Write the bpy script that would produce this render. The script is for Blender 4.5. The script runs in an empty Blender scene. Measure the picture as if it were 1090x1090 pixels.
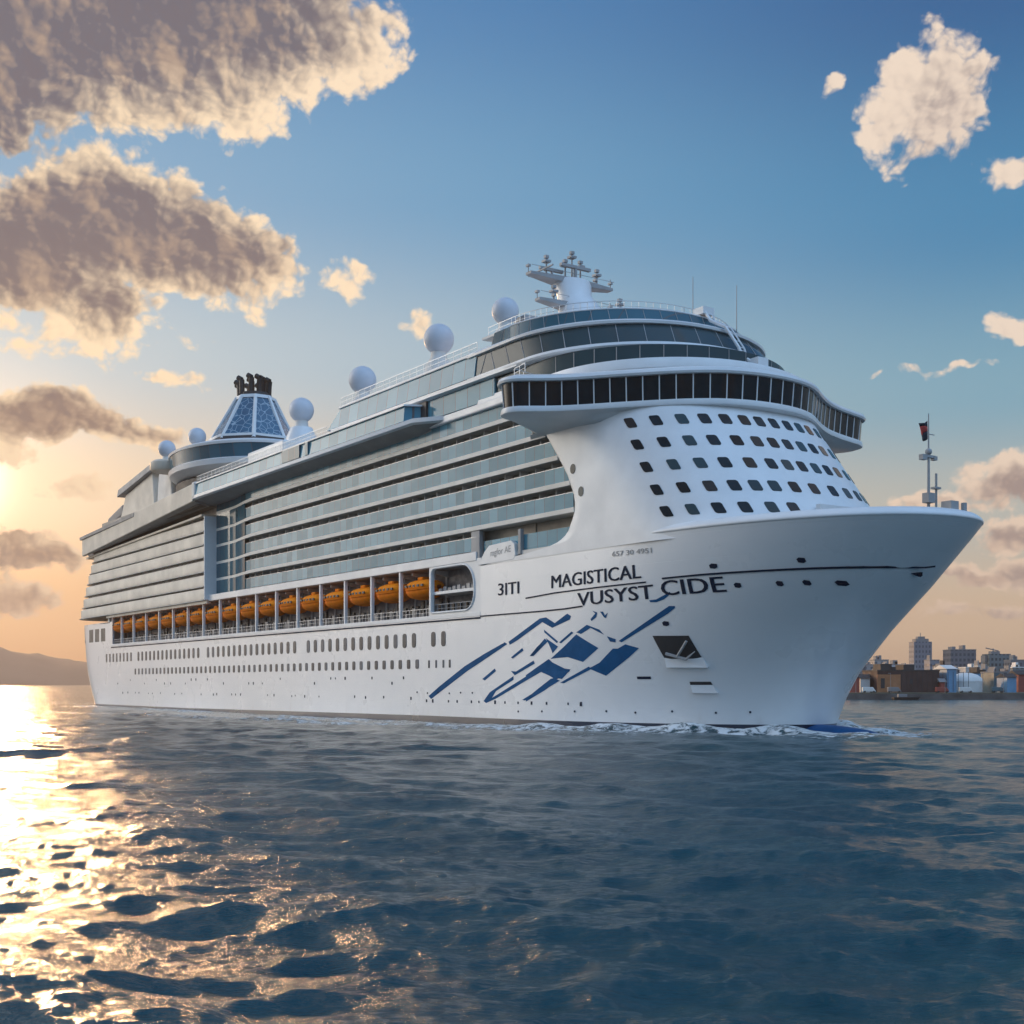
import bpy, bmesh, math, random
import numpy as np
from mathutils import Vector, Matrix
from mathutils.geometry import tessellate_polygon
R = math.radians
random.seed(7)
sc = bpy.context.scene
C = sc.collection

# ------------------------------------------------------------ camera, sky, sun, exposure
CAMH = 5.5
cam_d = bpy.data.cameras.new('camera'); cam = bpy.data.objects.new('camera', cam_d); C.objects.link(cam)
cam.location = (0, 0, CAMH); cam.rotation_euler = (R(90), 0, 0)
cam_d.sensor_width = 36; cam_d.lens = 36*1350/1090; cam_d.shift_y = (728-545)/1090
cam_d.clip_start = 0.5; cam_d.clip_end = 60000
sc.camera = cam
SUN_AZ, SUN_EL = -24.0, 8.5            # degrees right of +Y, above the horizon
sd = Vector((math.sin(R(SUN_AZ))*math.cos(R(SUN_EL)), math.cos(R(SUN_AZ))*math.cos(R(SUN_EL)), math.sin(R(SUN_EL))))
sun_d = bpy.data.lights.new('sun', 'SUN'); sun = bpy.data.objects.new('sun', sun_d); C.objects.link(sun)
sun_d.energy = 2.0; sun_d.angle = R(4.0); sun_d.color = (1.0, 0.58, 0.27)
sun.rotation_euler = (-sd).to_track_quat('-Z', 'Y').to_euler(); sun.location = (-200, 400, 120)
sc.view_settings.view_transform = 'Standard'; sc.view_settings.look = 'None'
sc.view_settings.exposure = 0.0; sc.view_settings.gamma = 1.0
EXTRA_SKY = 1.0; HAZE = 0.00012

# ---- node helpers
class NT:
    def __init__(s, tree): s.t = tree; s.n = tree.nodes; s.l = tree.links
    def put(s, sock, v):
        if isinstance(v, bpy.types.NodeSocket): s.l.new(v, sock)
        elif v is not None: sock.default_value = v
    def m(s, op, a, b=None, c=None, clamp=False):
        n = s.n.new('ShaderNodeMath'); n.operation = op; n.use_clamp = clamp
        for i, v in enumerate((a, b, c)):
            if v is not None: s.put(n.inputs[i], v)
        return n.outputs[0]
    def v(s, op, a, b=None, scale=None):
        n = s.n.new('ShaderNodeVectorMath'); n.operation = op
        s.put(n.inputs[0], a)
        if b is not None: s.put(n.inputs[1], b)
        if scale is not None: s.put(n.inputs['Scale'], scale)
        return n.outputs['Value'] if op in ('DOT_PRODUCT', 'LENGTH', 'DISTANCE') else n.outputs[0]
    def mix(s, f, a, b, blend='MIX'):
        n = s.n.new('ShaderNodeMix'); n.data_type = 'RGBA'; n.blend_type = blend
        s.put(n.inputs['Factor'], f); s.put(n.inputs[6], a); s.put(n.inputs[7], b)
        return n.outputs[2]
    def ramp(s, f, stops, interp='EASE'):
        n = s.n.new('ShaderNodeValToRGB'); e = n.color_ramp; e.interpolation = interp
        while len(e.elements) < len(stops): e.elements.new(0.5)
        for el, (p, c) in zip(e.elements, stops):
            el.position = p; el.color = (*c, 1) if len(c) == 3 else c
        s.put(n.inputs[0], f); return n.outputs[0]
    def noise(s, vec, scale, detail=4, rough=0.55, out=0, dist=0):
        n = s.n.new('ShaderNodeTexNoise'); n.noise_dimensions = '2D' if getattr(s, 'flat', False) else '3D'; s.put(n.inputs['Vector'], vec)
        n.inputs['Scale'].default_value = scale; n.inputs['Detail'].default_value = detail
        n.inputs['Roughness'].default_value = rough; n.inputs['Distortion'].default_value = dist
        return n.outputs[out]
    def rng(s, x, a, b, c=0.0, d=1.0, smooth=False):
        n = s.n.new('ShaderNodeMapRange'); n.clamp = True
        if smooth: n.interpolation_type = 'SMOOTHSTEP'
        s.put(n.inputs[0], x)
        for i, v in enumerate((a, b, c, d)): n.inputs[i+1].default_value = v
        return n.outputs[0]

# ---- clouds: position (in degrees of azimuth and elevation) and size of every cloud of the sky
def azel(u, v):
    az = math.atan((u-545)/1350); el = math.atan((728-v)*math.cos(az)/1350)
    return math.degrees(az), math.degrees(el)
CL = [  # u, v, ru, rv, weight  (size as seen from the harbour)
 (40,0,250,110,1.9),(235,20,150,95,1.7),(345,55,90,46,.9),(60,75,150,62,1.1),(240,95,90,50,.9),(395,55,52,40,.7),(-140,30,220,110,1.8),(320,5,70,50,1.0),
 (120,240,130,62,1.7),(225,270,85,50,1.2),(20,265,90,52,1.5),(105,330,60,50,1.0),(85,352,110,26,.62),(270,285,55,42,.8),(120,200,55,26,.7),
 (40,440,95,34,1.05),(120,455,75,20,.8),(-60,450,100,50,1.0),
 (30,588,62,26,.9),(15,640,55,20,.8),(-60,600,80,50,.9),
 (373,304,36,19,.6),(437,336,18,12,.5),(230,192,12,8,.5),(180,404,40,9,.42),(85,522,55,14,.45),
 (985,105,60,62,.95),(950,140,36,26,.6),(1015,115,42,46,.7),(887,95,16,13,.5),(1080,181,38,19,.7),
 (1085,345,32,20,.75),(1010,392,58,5,.34),(928,400,13,4,.34),
 (1078,508,56,28,1.0),(1010,530,60,12,.65),(1085,562,52,20,.85),(1035,610,62,14,.85),(1085,606,34,20,.8),(1050,647,70,10,.6),
 (1160,110,50,50,.7),(1190,520,70,50,.9)]
CORES = [(40,-30,250,105,1.25),(225,5,150,62,1.05),(340,45,50,22,.45),(-140,20,220,110,1.2),
 (120,240,120,46,1.15),(225,272,78,34,.95),(15,268,90,44,1.15),(112,325,44,30,.75),(270,285,36,20,.5),
 (50,442,88,24,.95),(135,456,55,12,.6),(30,592,52,17,.8),(12,642,46,13,.7),(-60,560,90,60,.9),
 (1002,125,44,50,.62),(1080,515,44,16,.8),(1012,534,40,6,.4),(1088,566,40,11,.7),(1040,613,50,8,.7),(1088,608,26,12,.6),(1056,650,50,6,.5)]
w = bpy.data.worlds.new('World'); sc.world = w; w.use_nodes = True
wt = w.node_tree; wt.nodes.clear(); N = NT(wt)
tc = N.n.new('ShaderNodeTexCoord').outputs['Generated']
dirv = N.v('NORMALIZE', tc)
sx = N.n.new('ShaderNodeSeparateXYZ'); N.put(sx.inputs[0], dirv)
azd = N.m('MULTIPLY', N.m('ARCTAN2', sx.outputs[0], sx.outputs[1]), 180/math.pi)
eld = N.m('MULTIPLY', N.m('ARCSINE', sx.outputs[2]), 180/math.pi)
cmb = N.n.new('ShaderNodeCombineXYZ'); N.put(cmb.inputs[0], azd); N.put(cmb.inputs[1], eld)
P = cmb.outputs[0]
# node group: cloud density at an (azimuth, elevation) point
g = bpy.data.node_groups.new('cloud_density', 'ShaderNodeTree')
g.interface.new_socket('P', in_out='INPUT', socket_type='NodeSocketVector')
g.interface.new_socket('D', in_out='OUTPUT', socket_type='NodeSocketFloat'); g.interface.new_socket('S', in_out='OUTPUT', socket_type='NodeSocketFloat'); g.interface.new_socket('T', in_out='OUTPUT', socket_type='NodeSocketFloat')
G = NT(g); G.flat = True; gi = g.nodes.new('NodeGroupInput'); go = g.nodes.new('NodeGroupOutput'); gp = gi.outputs[0]
wn = G.noise(gp, 0.28, 3, 0.6, out=1)
warp = G.v('SCALE', G.v('SUBTRACT', wn, (0.5, 0.5, 0.5)), scale=2.2)
wp = G.v('ADD', gp, warp)
f = None
for (u, v, ru, rv, wgt) in CL:
    if wgt == 0: continue
    a, e = azel(u, v); k = math.degrees(1/1350)
    sx1, sy1 = 1/(ru*k*1.06), 1/(rv*k*1.06)
    vm = G.n.new('ShaderNodeVectorMath'); vm.operation = 'MULTIPLY_ADD'
    G.put(vm.inputs[0], wp); vm.inputs[1].default_value = (sx1, sy1, 0); vm.inputs[2].default_value = (-a*sx1, -e*sy1, 0); dd = vm.outputs[0]
    q = G.m('MULTIPLY_ADD', G.v('DOT_PRODUCT', dd, dd), -wgt, wgt)
    f = q if f is None else G.m('SMOOTH_MAX', f, q, 0.2)
# generic scattered clouds in the rest of the sky (outside +-26 degrees of azimuth)
sxx = G.n.new('ShaderNodeSeparateXYZ'); G.put(sxx.inputs[0], gp)
far = G.rng(G.m('ABSOLUTE', sxx.outputs[0]), 27, 34)
gen = G.noise(G.v('MULTIPLY', gp, (1, 1.9, 1)), 0.035, 3, 0.5)
gen = G.m('MULTIPLY', G.m('SUBTRACT', gen, 0.60), 9)
gen = G.m('SUBTRACT', G.m('MULTIPLY', far, G.m('ADD', gen, 1)), 1)
f = G.m('MAXIMUM', f, gen)
gs_ = G.v('MULTIPLY', G.v('ADD', gp, G.v('SCALE', G.v('SUBTRACT', wn, (0.5, 0.5, 0.5)), scale=1.0)), (1, 1.2, 1))
def worley(vec, scale, detail):
    n = G.n.new('ShaderNodeTexVoronoi'); n.voronoi_dimensions = '2D'; n.feature = 'F1'; G.put(n.inputs['Vector'], vec)
    n.inputs['Scale'].default_value = scale; n.inputs['Detail'].default_value = detail; n.inputs['Roughness'].default_value = .55; n.inputs['Lacunarity'].default_value = 2.2
    return n.outputs['Distance']
nz = G.noise(gs_, 0.55, 8, 0.62)
wy = worley(gs_, 0.75, 2.2)                       # rounded billows
wyl = worley(G.v('ADD', gs_, (.22, .14, 0)), 0.75, 1.4)
lowf = G.noise(gp, 0.42, 2, 0.5)
f = G.m('MAXIMUM', f, -0.8)
puff = G.m('SUBTRACT', .42, wy)
G.put(go.inputs[0], G.m('MAXIMUM', G.m('ADD', f, G.m('MULTIPLY_ADD', G.m('SUBTRACT', nz, 0.5), 1.05, G.m('MULTIPLY_ADD', puff, .55, .10))), 0.0))
# shaded cores of the clouds (the side away from the sun)
kf = None
for (u, v, ru, rv, wgt) in CORES:
    a, e = azel(u, v); kk = math.degrees(1/1350); sx1, sy1 = 1/(ru*kk), 1/(rv*kk)
    vm = G.n.new('ShaderNodeVectorMath'); vm.operation = 'MULTIPLY_ADD'
    G.put(vm.inputs[0], wp); vm.inputs[1].default_value = (sx1, sy1, 0); vm.inputs[2].default_value = (-a*sx1, -e*sy1, 0)
    q = G.m('MULTIPLY_ADD', G.v('DOT_PRODUCT', vm.outputs[0], vm.outputs[0]), -wgt*.6, wgt)
    kf = q if kf is None else G.m('SMOOTH_MAX', kf, q, 0.3)
kf = G.m('MAXIMUM', kf, G.m('MULTIPLY', far, G.m('MULTIPLY', f, .9)))
sh = G.m('ADD', kf, G.m('MULTIPLY_ADD', G.m('SUBTRACT', nz, 0.5), 0.42, G.m('MULTIPLY', G.m('SUBTRACT', wy, wyl), .40)))
G.put(go.inputs[1], sh)
G.put(go.inputs[2], G.m('MULTIPLY_ADD', G.m('SUBTRACT', wyl, wy), .30, G.m('MULTIPLY_ADD', nz, .3, G.m('MULTIPLY', lowf, .7))))
gnode = wt.nodes.new('ShaderNodeGroup'); gnode.node_tree = g; N.put(gnode.inputs[0], P)
D0, D1 = gnode.outputs[0], gnode.outputs[1]
mu = N.m('MAXIMUM', N.v('DOT_PRODUCT', dirv, tuple(sd)), 0.0)
muh = N.v('DOT_PRODUCT', N.v('NORMALIZE', N.v('MULTIPLY', dirv, (1, 1, 0))), (math.sin(R(SUN_AZ)), math.cos(R(SUN_AZ)), 0))
ef = N.m('MULTIPLY', N.m('MAXIMUM', eld, 0.0), 1/90)
k = 1/90
rl = N.ramp(ef, [(0, (.46,.20,.09)), (3*k, (.62,.32,.15)), (8*k, (.62,.52,.41)), (14*k, (.31,.48,.60)), (21*k, (.10,.33,.56)), (30*k, (.025,.20,.46)), (1, (.03,.10,.30))])
rr = N.ramp(ef, [(0, (.56,.38,.24)), (2.5*k, (.74,.54,.34)), (7*k, (.47,.50,.46)), (12*k, (.17,.385,.51)), (19*k, (.025,.225,.44)), (28*k, (.0,.10,.29)), (1, (.010,.06,.20))])
rb = N.ramp(ef, [(0, (.10,.19,.27)), (8*k, (.13,.24,.36)), (24*k, (.27,.43,.62)), (45*k, (.14,.27,.48)), (1, (.03,.10,.28))])
sky = N.mix(N.rng(muh, 1.0, 0.70, smooth=True), rl, rr)
sky = N.mix(N.rng(muh, 0.62, -0.35, smooth=True), sky, rb)
ni = N.n.new('ShaderNodeTexSky'); ni.sky_type = 'NISHITA'; ni.sun_disc = False
ni.sun_elevation = R(SUN_EL); ni.sun_rotation = R(SUN_AZ); ni.dust_density = 2.0; ni.air_density = 1.0
sky = N.mix(1.0, sky, N.v('SCALE', ni.outputs[0], scale=0.005), 'ADD')
g1 = N.m('MULTIPLY', N.m('POWER', mu, 2600.0), 3.2)
g2 = N.m('MULTIPLY', N.m('POWER', mu, 260.0), 0.55)
g3 = N.m('MULTIPLY', N.m('POWER', mu, 22.0), 0.12)
glow = N.mix(1.0, N.v('SCALE', (1, .84, .60), scale=g1), N.v('SCALE', (1, .62, .32), scale=N.m('ADD', g2, g3)), 'ADD')
sky = N.mix(1.0, sky, glow, 'ADD')
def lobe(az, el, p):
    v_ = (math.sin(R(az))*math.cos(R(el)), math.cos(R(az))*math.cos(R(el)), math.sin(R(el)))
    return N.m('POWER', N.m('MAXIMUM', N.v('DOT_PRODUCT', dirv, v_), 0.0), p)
hid = N.rng(muh, .72, .2)
side_fill, front_fill = N.m('MULTIPLY', lobe(-62, 16, 12.0), N.rng(muh, .96, .84, smooth=True)), N.m('MULTIPLY', lobe(140, 58, 3.0), hid)  # unseen bright sky patches, added out of frame to brighten the ship's side and front
sky = N.mix(1.0, sky, N.mix(1.0, N.v('SCALE', (1.0, .90, .77), scale=N.m('MULTIPLY', side_fill, 6.2)), N.v('SCALE', (.40, .66, 1.05), scale=N.m('MULTIPLY', front_fill, 1.45)), 'ADD'), 'ADD')
# cloud colour: thin rims lit cream, thick cores grey-mauve, warmer near the sun and towards the horizon
thick = N.rng(D1, -0.02, 0.92, smooth=True)
near = N.rng(mu, 0.82, 1.0)
low = N.rng(eld, 14, 1)
rim = N.mix(near, (.90,.74,.60,1), (1.12,.86,.56,1))
rim = N.mix(N.m('MULTIPLY', low, 0.6), rim, (.86,.60,.40,1))
tex = gnode.outputs[2]
core = N.mix(N.rng(eld, 22, 6), (.15,.15,.19,1), (.36,.235,.16,1))
core = N.mix(N.rng(tex, .45, .70, 0, .6), core, (.60,.42,.29,1))
core = N.mix(N.rng(tex, .50, .32, 0, .4), core, (.17,.14,.16,1))
core = N.mix(N.m('MULTIPLY', N.rng(muh, .86, .78), .9), core, N.mix(N.rng(tex, .4, .65), N.mix(N.rng(eld, 9, 14), (.36,.28,.26,1), (.50,.41,.37,1)), N.mix(N.rng(eld, 9, 14), (.58,.42,.33,1), (.78,.64,.54,1))))
cc = N.mix(thick, rim, core)
alpha = N.rng(D0, 0.0, 0.44, smooth=True)
alpha = N.m('MULTIPLY', alpha, N.rng(eld, -0.3, 1.2))
col = N.mix(alpha, sky, cc)
col = N.mix(N.m('LESS_THAN', eld, -0.05), col, (.06,.09,.12,1))
bg = N.n.new('ShaderNodeBackground'); N.put(bg.inputs[0], col); bg.inputs[1].default_value = EXTRA_SKY
wo = N.n.new('ShaderNodeOutputWorld'); N.l.new(bg.outputs[0], wo.inputs[0])
w.cycles.sampling_method = 'MANUAL'; w.cycles.sample_map_resolution = 1024

# ------------------------------------------------------------ materials
def mat(name, col, rough=0.5, metal=0.0, var=0.0, vscale=0.3, bump=0.0, bscale=5, alpha=1.0, spec=0.5, coat=0.0, col2=None, coord='Object'):
    m = bpy.data.materials.new(name); m.use_nodes = True
    T = NT(m.node_tree); b = m.node_tree.nodes['Principled BSDF']
    co = T.n.new('ShaderNodeTexCoord').outputs[coord]
    c2 = col2 or tuple(x*(1-var) for x in col)
    if var or col2:
        nz = T.noise(co, vscale, 6, 0.62)
        c = T.mix(T.rng(nz, 0.35, 0.68), (*col, 1), (*c2, 1)); T.put(b.inputs['Base Color'], c)
        T.put(b.inputs['Roughness'], T.rng(nz, 0.3, 0.7, rough*0.85, min(1, rough*1.2)))
    else:
        b.inputs['Base Color'].default_value = (*col, 1); b.inputs['Roughness'].default_value = rough
    b.inputs['Metallic'].default_value = metal; b.inputs['Specular IOR Level'].default_value = spec
    b.inputs['Coat Weight'].default_value = coat; b.inputs['Coat Roughness'].default_value = 0.15
    b.inputs['Alpha'].default_value = alpha
    if bump:
        bn = T.n.new('ShaderNodeBump'); bn.inputs['Strength'].default_value = bump; bn.inputs['Distance'].default_value = 0.1
        T.put(bn.inputs['Height'], T.noise(co, bscale, 4)); T.l.new(bn.outputs[0], b.inputs['Normal'])
    return m
def hull_paint():
    m = bpy.data.materials.new('hull_paint'); m.use_nodes = True
    T = NT(m.node_tree); b = m.node_tree.nodes['Principled BSDF']
    co = T.n.new('ShaderNodeTexCoord').outputs['Object']
    s = T.n.new('ShaderNodeSeparateXYZ'); T.put(s.inputs[0], co)
    n1 = T.noise(T.v('MULTIPLY', co, (0.35, 0.35, 0.06)), 1.5, 7, 0.65)       # streaks running down
    n2 = T.noise(co, 0.12, 4)
    c = T.mix(T.rng(n1, .5, .85, 0, .10), (.80,.80,.79,1), (.60,.585,.56,1))
    c = T.mix(T.rng(n2, .4, .8, 0, .18), c, (.68,.69,.70,1))
    # rust near the waterline
    rn = T.m('MULTIPLY', T.rng(s.outputs[2], 3.0, 0.5), T.rng(n1, .58, .8, 0, .35))
    c = T.mix(rn, c, (.42,.30,.20,1))
    boot = T.m('LESS_THAN', s.outputs[2], T.rng(s.outputs[0], 60, 160, 1.0, 0.5))
    c = T.mix(boot, c, (.012,.022,.045,1))
    T.put(b.inputs['Base Color'], c); T.put(b.inputs['Roughness'], T.rng(n2, .3, .8, .25, .36))
    b.inputs['Coat Weight'].default_value = .35; b.inputs['Coat Roughness'].default_value = .12
    # plate seams: very light bump of the steel shell
    br = T.n.new('ShaderNodeTexBrick'); cm = T.n.new('ShaderNodeCombineXYZ')
    T.put(cm.inputs[0], s.outputs[0]); T.put(cm.inputs[1], s.outputs[2]); T.put(br.inputs['Vector'], cm.outputs[0])
    br.inputs['Scale'].default_value = 1.0; br.inputs['Brick Width'].default_value = 9.0; br.inputs['Row Height'].default_value = 2.7
    br.inputs['Mortar Size'].default_value = 0.03; br.inputs['Mortar Smooth'].default_value = 1.0
    hgt = T.m('MULTIPLY_ADD', br.outputs['Fac'], -0.18, T.m('MULTIPLY', T.noise(co, 0.30, 3), 0.45))
    bn = T.n.new('ShaderNodeBump'); bn.inputs['Strength'].default_value = .5; bn.inputs['Distance'].default_value = .12
    T.put(bn.inputs['Height'], hgt); T.l.new(bn.outputs[0], b.inputs['Normal'])
    return m
def panel_glass(name, c1, c2, step, alpha, rough=0.08, levels=3.25):
    """glass with a random tint for every panel, thin dark joints (along ship x)"""
    m = bpy.data.materials.new(name); m.use_nodes = True
    T = NT(m.node_tree); b = m.node_tree.nodes['Principled BSDF']
    co = T.n.new('ShaderNodeTexCoord').outputs['Object']
    s = T.n.new('ShaderNodeSeparateXYZ'); T.put(s.inputs[0], co)
    q = T.m('DIVIDE', s.outputs[0], step); fl = T.m('FLOOR', q); fr = T.m('SUBTRACT', q, fl)
    wn = T.n.new('ShaderNodeTexWhiteNoise'); wn.noise_dimensions = '2D'
    cm = T.n.new('ShaderNodeCombineXYZ'); T.put(cm.inputs[0], fl); T.put(cm.inputs[1], T.m('FLOOR', T.m('DIVIDE', s.outputs[2], levels)))
    T.put(wn.inputs['Vector'], cm.outputs[0])
    nz = T.noise(co, 0.35, 3)
    fac = T.m('MULTIPLY_ADD', wn.outputs[0], 0.7, T.m('MULTIPLY', nz, 0.4), clamp=True)
    c = T.mix(fac, (*c1, 1), (*c2, 1))
    j = T.m('MAXIMUM', T.m('LESS_THAN', fr, 0.045), 0.0)
    c = T.mix(j, c, (.10,.11,.12,1))
    T.put(b.inputs['Base Color'], c); b.inputs['Roughness'].default_value = rough
    T.put(b.inputs['Alpha'], T.m('MAXIMUM', T.m('MULTIPLY_ADD', wn.outputs[0], 0.12, alpha), j))
    b.inputs['Specular IOR Level'].default_value = .16
    return m
M = {}
M['hull'] = hull_paint()
M['white'] = mat('white_paint', (.80,.80,.79), .34, var=.10, vscale=.25, coat=.1)
M['deckwhite'] = mat('warm_white_paint', (.74,.71,.66), .5, var=.16, vscale=.3)
M['slab'] = mat('slab_paint', (.82,.77,.69), .5, var=.08, vscale=.3)  # warm highlights of the slab edges put into the cream base colour
M['cream'] = mat('cream_panel', (.76,.66,.53), .5, var=.15, vscale=.22)
M['grey'] = mat('grey_paint', (.36,.36,.36), .5, var=.2)
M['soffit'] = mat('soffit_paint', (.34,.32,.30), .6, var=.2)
M['core'] = mat('cabin_wall', (.46,.40,.33), .6, var=.25, vscale=.5)
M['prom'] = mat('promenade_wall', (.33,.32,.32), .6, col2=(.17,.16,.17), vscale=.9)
M['dark'] = mat('dark_opening', (.03,.032,.036), .5, var=.4)
M['black'] = mat('black_steel', (.018,.017,.016), .5, var=.3)
M['glass'] = mat('dark_glass', (.010,.018,.024), .10, var=.5, vscale=.5, spec=.16)
M['hullglass'] = mat('window_glass', (.030,.045,.065), .3, var=.5, vscale=.4, spec=.2)
def vary(m, amt, cols):
    T = NT(m.node_tree); b = m.node_tree.nodes['Principled BSDF']; oi = T.n.new('ShaderNodeObjectInfo').outputs['Random']
    src = b.inputs['Base Color'].links[0].from_socket
    T.put(b.inputs['Base Color'], T.mix(T.rng(oi, .72, .8, 0, amt), src, (*cols[0], 1))); T.put(b.inputs['Base Color'], T.mix(T.rng(oi, .22, .14, 0, amt), b.inputs['Base Color'].links[0].from_socket, (*cols[1], 1)))
vary(M['glass'], .8, [(.04,.075,.085), (.045,.035,.03)]); vary(M['hullglass'], .8, [(.07,.09,.12), (.02,.025,.04)])
M['teal'] = panel_glass('teal_glass', (.05,.19,.27), (.11,.32,.41), 3.1, .93, levels=50)
M['balc'] = panel_glass('balcony_glass', (.05,.20,.27), (.14,.37,.47), 2.1, .80, rough=.12)
M['balcdark'] = panel_glass('deep_blue_glass', (.015,.07,.10), (.05,.15,.20), 2.6, .95)
M['deck'] = mat('deck_surface', (.22,.18,.14), .7, var=.3)
M['blue'] = mat('blue_marking', (.002,.095,.25), .6, spec=.08, var=.25, vscale=.5)
M['navy'] = mat('navy_lettering', (.006,.018,.045), .6, spec=.1, var=.2)
M['bulb'] = mat('blue_antifouling', (.0,.09,.27), .45, spec=.2, var=.3)
M['orange'] = mat('orange_lifeboat', (1.0,.29,.003), .7, spec=.1, col2=(.80,.24,.006), vscale=.8)
M['orange2'] = mat('deep_orange_hull', (.95,.22,.002), .7, spec=.1, col2=(.70,.19,.006), vscale=.8)
M['dome'] = mat('radome_shell', (.62,.64,.68), .45, var=.08)
M['steel'] = mat('railing_steel', (.55,.56,.57), .35, metal=.4)
M['railglass'] = mat('railing_glass', (.5,.58,.6), .3, alpha=.14, spec=.1)
M['flagm'] = mat('flag_cloth', (.45,.05,.04), .8)
M['flagk'] = mat('flag_cloth_dark', (.015,.018,.03), .8)

# ------------------------------------------------------------ mesh helpers
def tag(o, label=None, cat=None, group=None, kind=None):
    if label: o['label'] = label
    if cat: o['category'] = cat
    if group: o['group'] = group
    if kind: o['kind'] = kind
    return o
def empty(name, loc, rz=0):
    o = bpy.data.objects.new(name, None); C.objects.link(o); o.location = loc; o.rotation_euler = (0, 0, rz); o.empty_display_size = 1; return o
class MB:
    def __init__(s): s.v = []; s.f = []
    def add(s, vs, fs):
        k = len(s.v); s.v += [tuple(p) for p in vs]; s.f += [tuple(i+k for i in f) for f in fs]; return s
    def box(s, x0, x1, y0, y1, z0, z1, ch=None):
        return s.hexa([(x0,y0,z0),(x1,y0,z0),(x1,y1,z0),(x0,y1,z0),(x0,y0,z1),(x1,y0,z1),(x1,y1,z1),(x0,y1,z1)])
    def hexa(s, p): return s.add(p, [(0,3,2,1),(4,5,6,7),(0,1,5,4),(1,2,6,5),(2,3,7,6),(3,0,4,7)])
    def bar(s, a, b, r, r2=None, n=6, cap=True):
        a = Vector(a); b = Vector(b); d = (b-a)
        if d.length < 1e-6: return s
        q = d.to_track_quat('Z', 'Y'); r2 = r if r2 is None else r2
        vs = []
        for (c, rr) in ((a, r), (b, r2)):
            for i in range(n):
                t = 2*math.pi*(i+.5)/n; vs.append(c + q @ Vector((rr*math.cos(t), rr*math.sin(t), 0)))
        fs = [(i, (i+1) % n, n+(i+1) % n, n+i) for i in range(n)]
        if cap: fs += [tuple(range(n-1, -1, -1)), tuple(range(n, 2*n))]
        return s.add(vs, fs)
    def tube(s, pts, r, n=6):
        for a, b in zip(pts, pts[1:]): s.bar(a, b, r, n=n)
        return s
    def lathe(s, prof, c=(0,0,0), n=24, sx=1, sy=1):
        vs = []; 
        for r, z in prof:
            for i in range(n):
                t = 2*math.pi*i/n; vs.append((c[0]+sx*r*math.cos(t), c[1]+sy*r*math.sin(t), c[2]+z))
        fs = []
        for j in range(len(prof)-1):
            for i in range(n): fs.append((j*n+i, j*n+(i+1) % n, (j+1)*n+(i+1) % n, (j+1)*n+i))
        fs += [tuple(range(n-1, -1, -1)), tuple((len(prof)-1)*n+i for i in range(n))]
        return s.add(vs, fs)
    def ball(s, c, r, n=20, sz=1):
        prof = [(max(.001, r*math.sin(math.pi*j/12)), -r*sz*math.cos(math.pi*j/12)) for j in range(13)]
        return s.lathe(prof, c, n)
    def loft(s, rings, cap0=True, cap1=True):
        """rings: list of (list of (x,y), z) or list of 3-D points, same count"""
        n = len(rings[0][0]); vs = []
        for poly, z in rings:
            for p in poly: vs.append((p[0], p[1], z if not callable(z) else z(p[0], p[1])))
        fs = []
        for j in range(len(rings)-1):
            for i in range(n): fs.append((j*n+i, j*n+(i+1) % n, (j+1)*n+(i+1) % n, (j+1)*n+i))
        if cap0: fs.append(tuple(range(n-1, -1, -1)))
        if cap1: fs.append(tuple((len(rings)-1)*n+i for i in range(n)))
        return s.add(vs, fs)
    def grid(s, rows, close=False):
        m = len(rows[0]); vs = [p for r in rows for p in r]; fs = []
        for j in range(len(rows)-1):
            for i in range(m-1): fs.append((j*m+i, j*m+i+1, (j+1)*m+i+1, (j+1)*m+i))
        return s.add(vs, fs)
    def build(s, name, m, parent=None, smooth=None, bevel=0, solid=0):
        me = bpy.data.meshes.new(name); me.from_pydata(s.v, [], s.f)
        bm = bmesh.new(); bm.from_mesh(me)
        bmesh.ops.remove_doubles(bm, verts=bm.verts, dist=0.0004)
        bmesh.ops.recalc_face_normals(bm, faces=bm.faces)
        bm.to_mesh(me); bm.free(); me.update()
        ms = m if isinstance(m, (list, tuple)) else [m]
        for x in ms: me.materials.append(x)
        o = bpy.data.objects.new(name, me); C.objects.link(o); o.parent = parent
        if smooth: 
            me.shade_smooth()
            try: me.set_sharp_from_angle(angle=R(smooth))
            except Exception: pass
        if bevel:
            b = o.modifiers.new('bevel', 'BEVEL'); b.width = bevel; b.segments = 2; b.limit_method = 'ANGLE'
        if solid:
            q = o.modifiers.new('solid', 'SOLIDIFY'); q.thickness = solid; q.offset = -1
        return o

def emit(name, plural, boxes, m, parent, keep=100):
    boxes = sorted(boxes, key=lambda b: (b[2] < 0, b[0])); rest_ = MB()
    for i, b in enumerate(boxes):
        if i < keep and b[2] >= 0: mb_ = MB(); mb_.box(*b); mb_.build(name, m, parent)
        else: rest_.box(*b)
    if rest_.v: tag(rest_.build(plural, m, parent), kind='stuff')
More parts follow.
